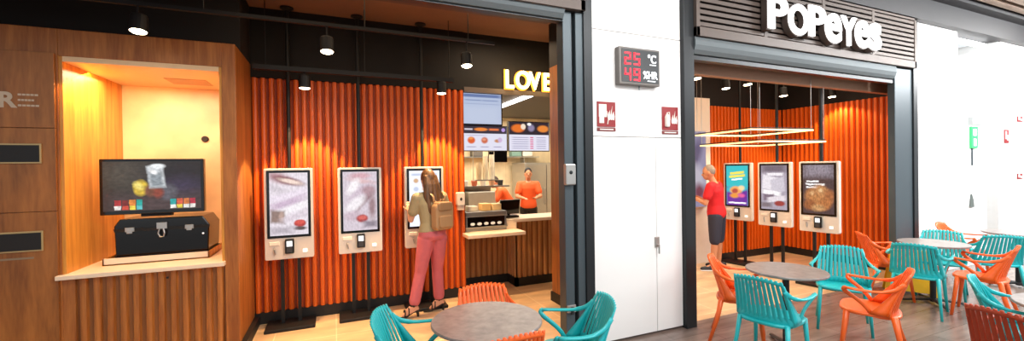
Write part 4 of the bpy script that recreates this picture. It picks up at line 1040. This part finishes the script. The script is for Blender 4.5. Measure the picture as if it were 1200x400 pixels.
# --- two kitchen workers
og = plain('orange_uniform', '#ec5a1e', .7, noise=.05)
for nm, bx_, by_, face, lean, lab, hc_ in (('a', 3.70, 7.80, (-.35, -.93, -.1), 0, 'kitchen worker in an orange shirt with dark hair facing us', '#1d1614'), ('b', 3.36, 8.12, (-.9, .3, -.4), .18, 'kitchen worker in an orange shirt bending beside the prep table', '#3a2a22')):
    root = empty('person', (bx_, by_, 0), 0, lab, 'person')
    f = Vector(face); f.z = 0; f.normalize(); r_ = f.cross(Vector((0, 0, 1)))
    def Q(fr_, rr_, z): p = f*fr_ + r_*rr_; return (p.x, p.y, z)
    dz = -.14 if lean else .0
    J = dict(pelvis=Q(-lean*.5, 0, .95), neck=Q(lean, 0, 1.47+dz), head=Q(lean*1.4+.02, 0, 1.62+dz*1.2), face=face,
      sh_l=Q(lean*.9, -.17, 1.40+dz), el_l=Q(.10+lean, -.24, 1.16+dz), wr_l=Q(.30+lean, -.12, 1.14+dz), hand_l=Q(.40+lean, -.08, 1.14+dz), pn_l=tuple(r_),
      sh_r=Q(lean*.9, .17, 1.40+dz), el_r=Q(.10+lean, .24, 1.16+dz), wr_r=Q(.30+lean, .12, 1.14+dz), hand_r=Q(.40+lean, .08, 1.14+dz), pn_r=tuple(-r_),
      hip_l=Q(-lean*.4, -.09, .9), kn_l=Q(.03, -.10, .5), an_l=Q(0, -.10, .09), toe_l=Q(.18, -.11, .03),
      hip_r=Q(-lean*.4, .09, .9), kn_r=Q(.03, .10, .5), an_r=Q(0, .10, .09), toe_r=Q(.18, .11, .03))
    person(root, J, M['skin_tan'], lambda a_, b_, c_, d_, e_, hc=hc_: hair_short(a_, b_, c_, d_, e_, hc, .008), [('shirt', og, dict(z0=-.15)), ('trousers', M['black'], dict(t1=.95))], .013)

# ================================================================== lights
Wn = bpy.data.worlds.new('world'); SC.world = Wn; Wn.use_nodes = True
bgn = Wn.node_tree.nodes['Background']; bgn.inputs[0].default_value = (.93, .97, 1, 1); bgn.inputs[1].default_value = 1.0
light('AREA', 'mall_fill', (2.8, .9, 4.15), 175, (1, .99, .98), (2.9, 3.3, 1.2), 3.5, .8)
light('AREA', 'mall_fill_far', (9.5, .9, 4.15), 520, (.97, .99, 1), (9.8, 3.4, 1.2), 5, .8)
light('AREA', 'mall_fill_front', (5.0, -1.5, 4.1), 160, (1, .99, .98), (5.2, 2.0, 0), 6, 1.2)
light('AREA', 'skylight_patch', (12.5, 1.5, 4.0), 150, (1, 1, 1), (8.5, 4.2, 0), 1.2, 1.0)
light('AREA', 'niche_light', (-1.55, 5.1, 2.66), 26, (1, .74, .52), (-1.55, 5.2, 0), 1.0, .5)
light('AREA', 'niche_edge_light', (-2.02, 4.9, 2.6), 10, (1, .5, .12), (-2.09, 5.3, 1.6), .1, .5)
light('AREA', 'store_fill', (.4, 4.2, 3.5), 12, (1, .72, .45), (.4, 4.4, 0), 2.6, .8)
light('AREA', 'kitchen_light', (3.2, 7.6, 2.92), 170, (1, .90, .74), (3.2, 7.6, 0), 2.6, 2.6)
light('AREA', 'counter_light', (2.1, 4.95, 3.4), 14, (1, .75, .5), (2.3, 5.6, .5), .8, .3)
light('AREA', 'right_store_fill', (6.3, 4.3, 3.5), 34, (1, .80, .58), (6.3, 4.6, 0), 2.6, .8)

SC.view_settings.view_transform = 'Standard'
SC.view_settings.look = 'None'
SC.view_settings.exposure = 0
SC.cycles.use_denoising = True
SC.cycles.max_bounces = 6
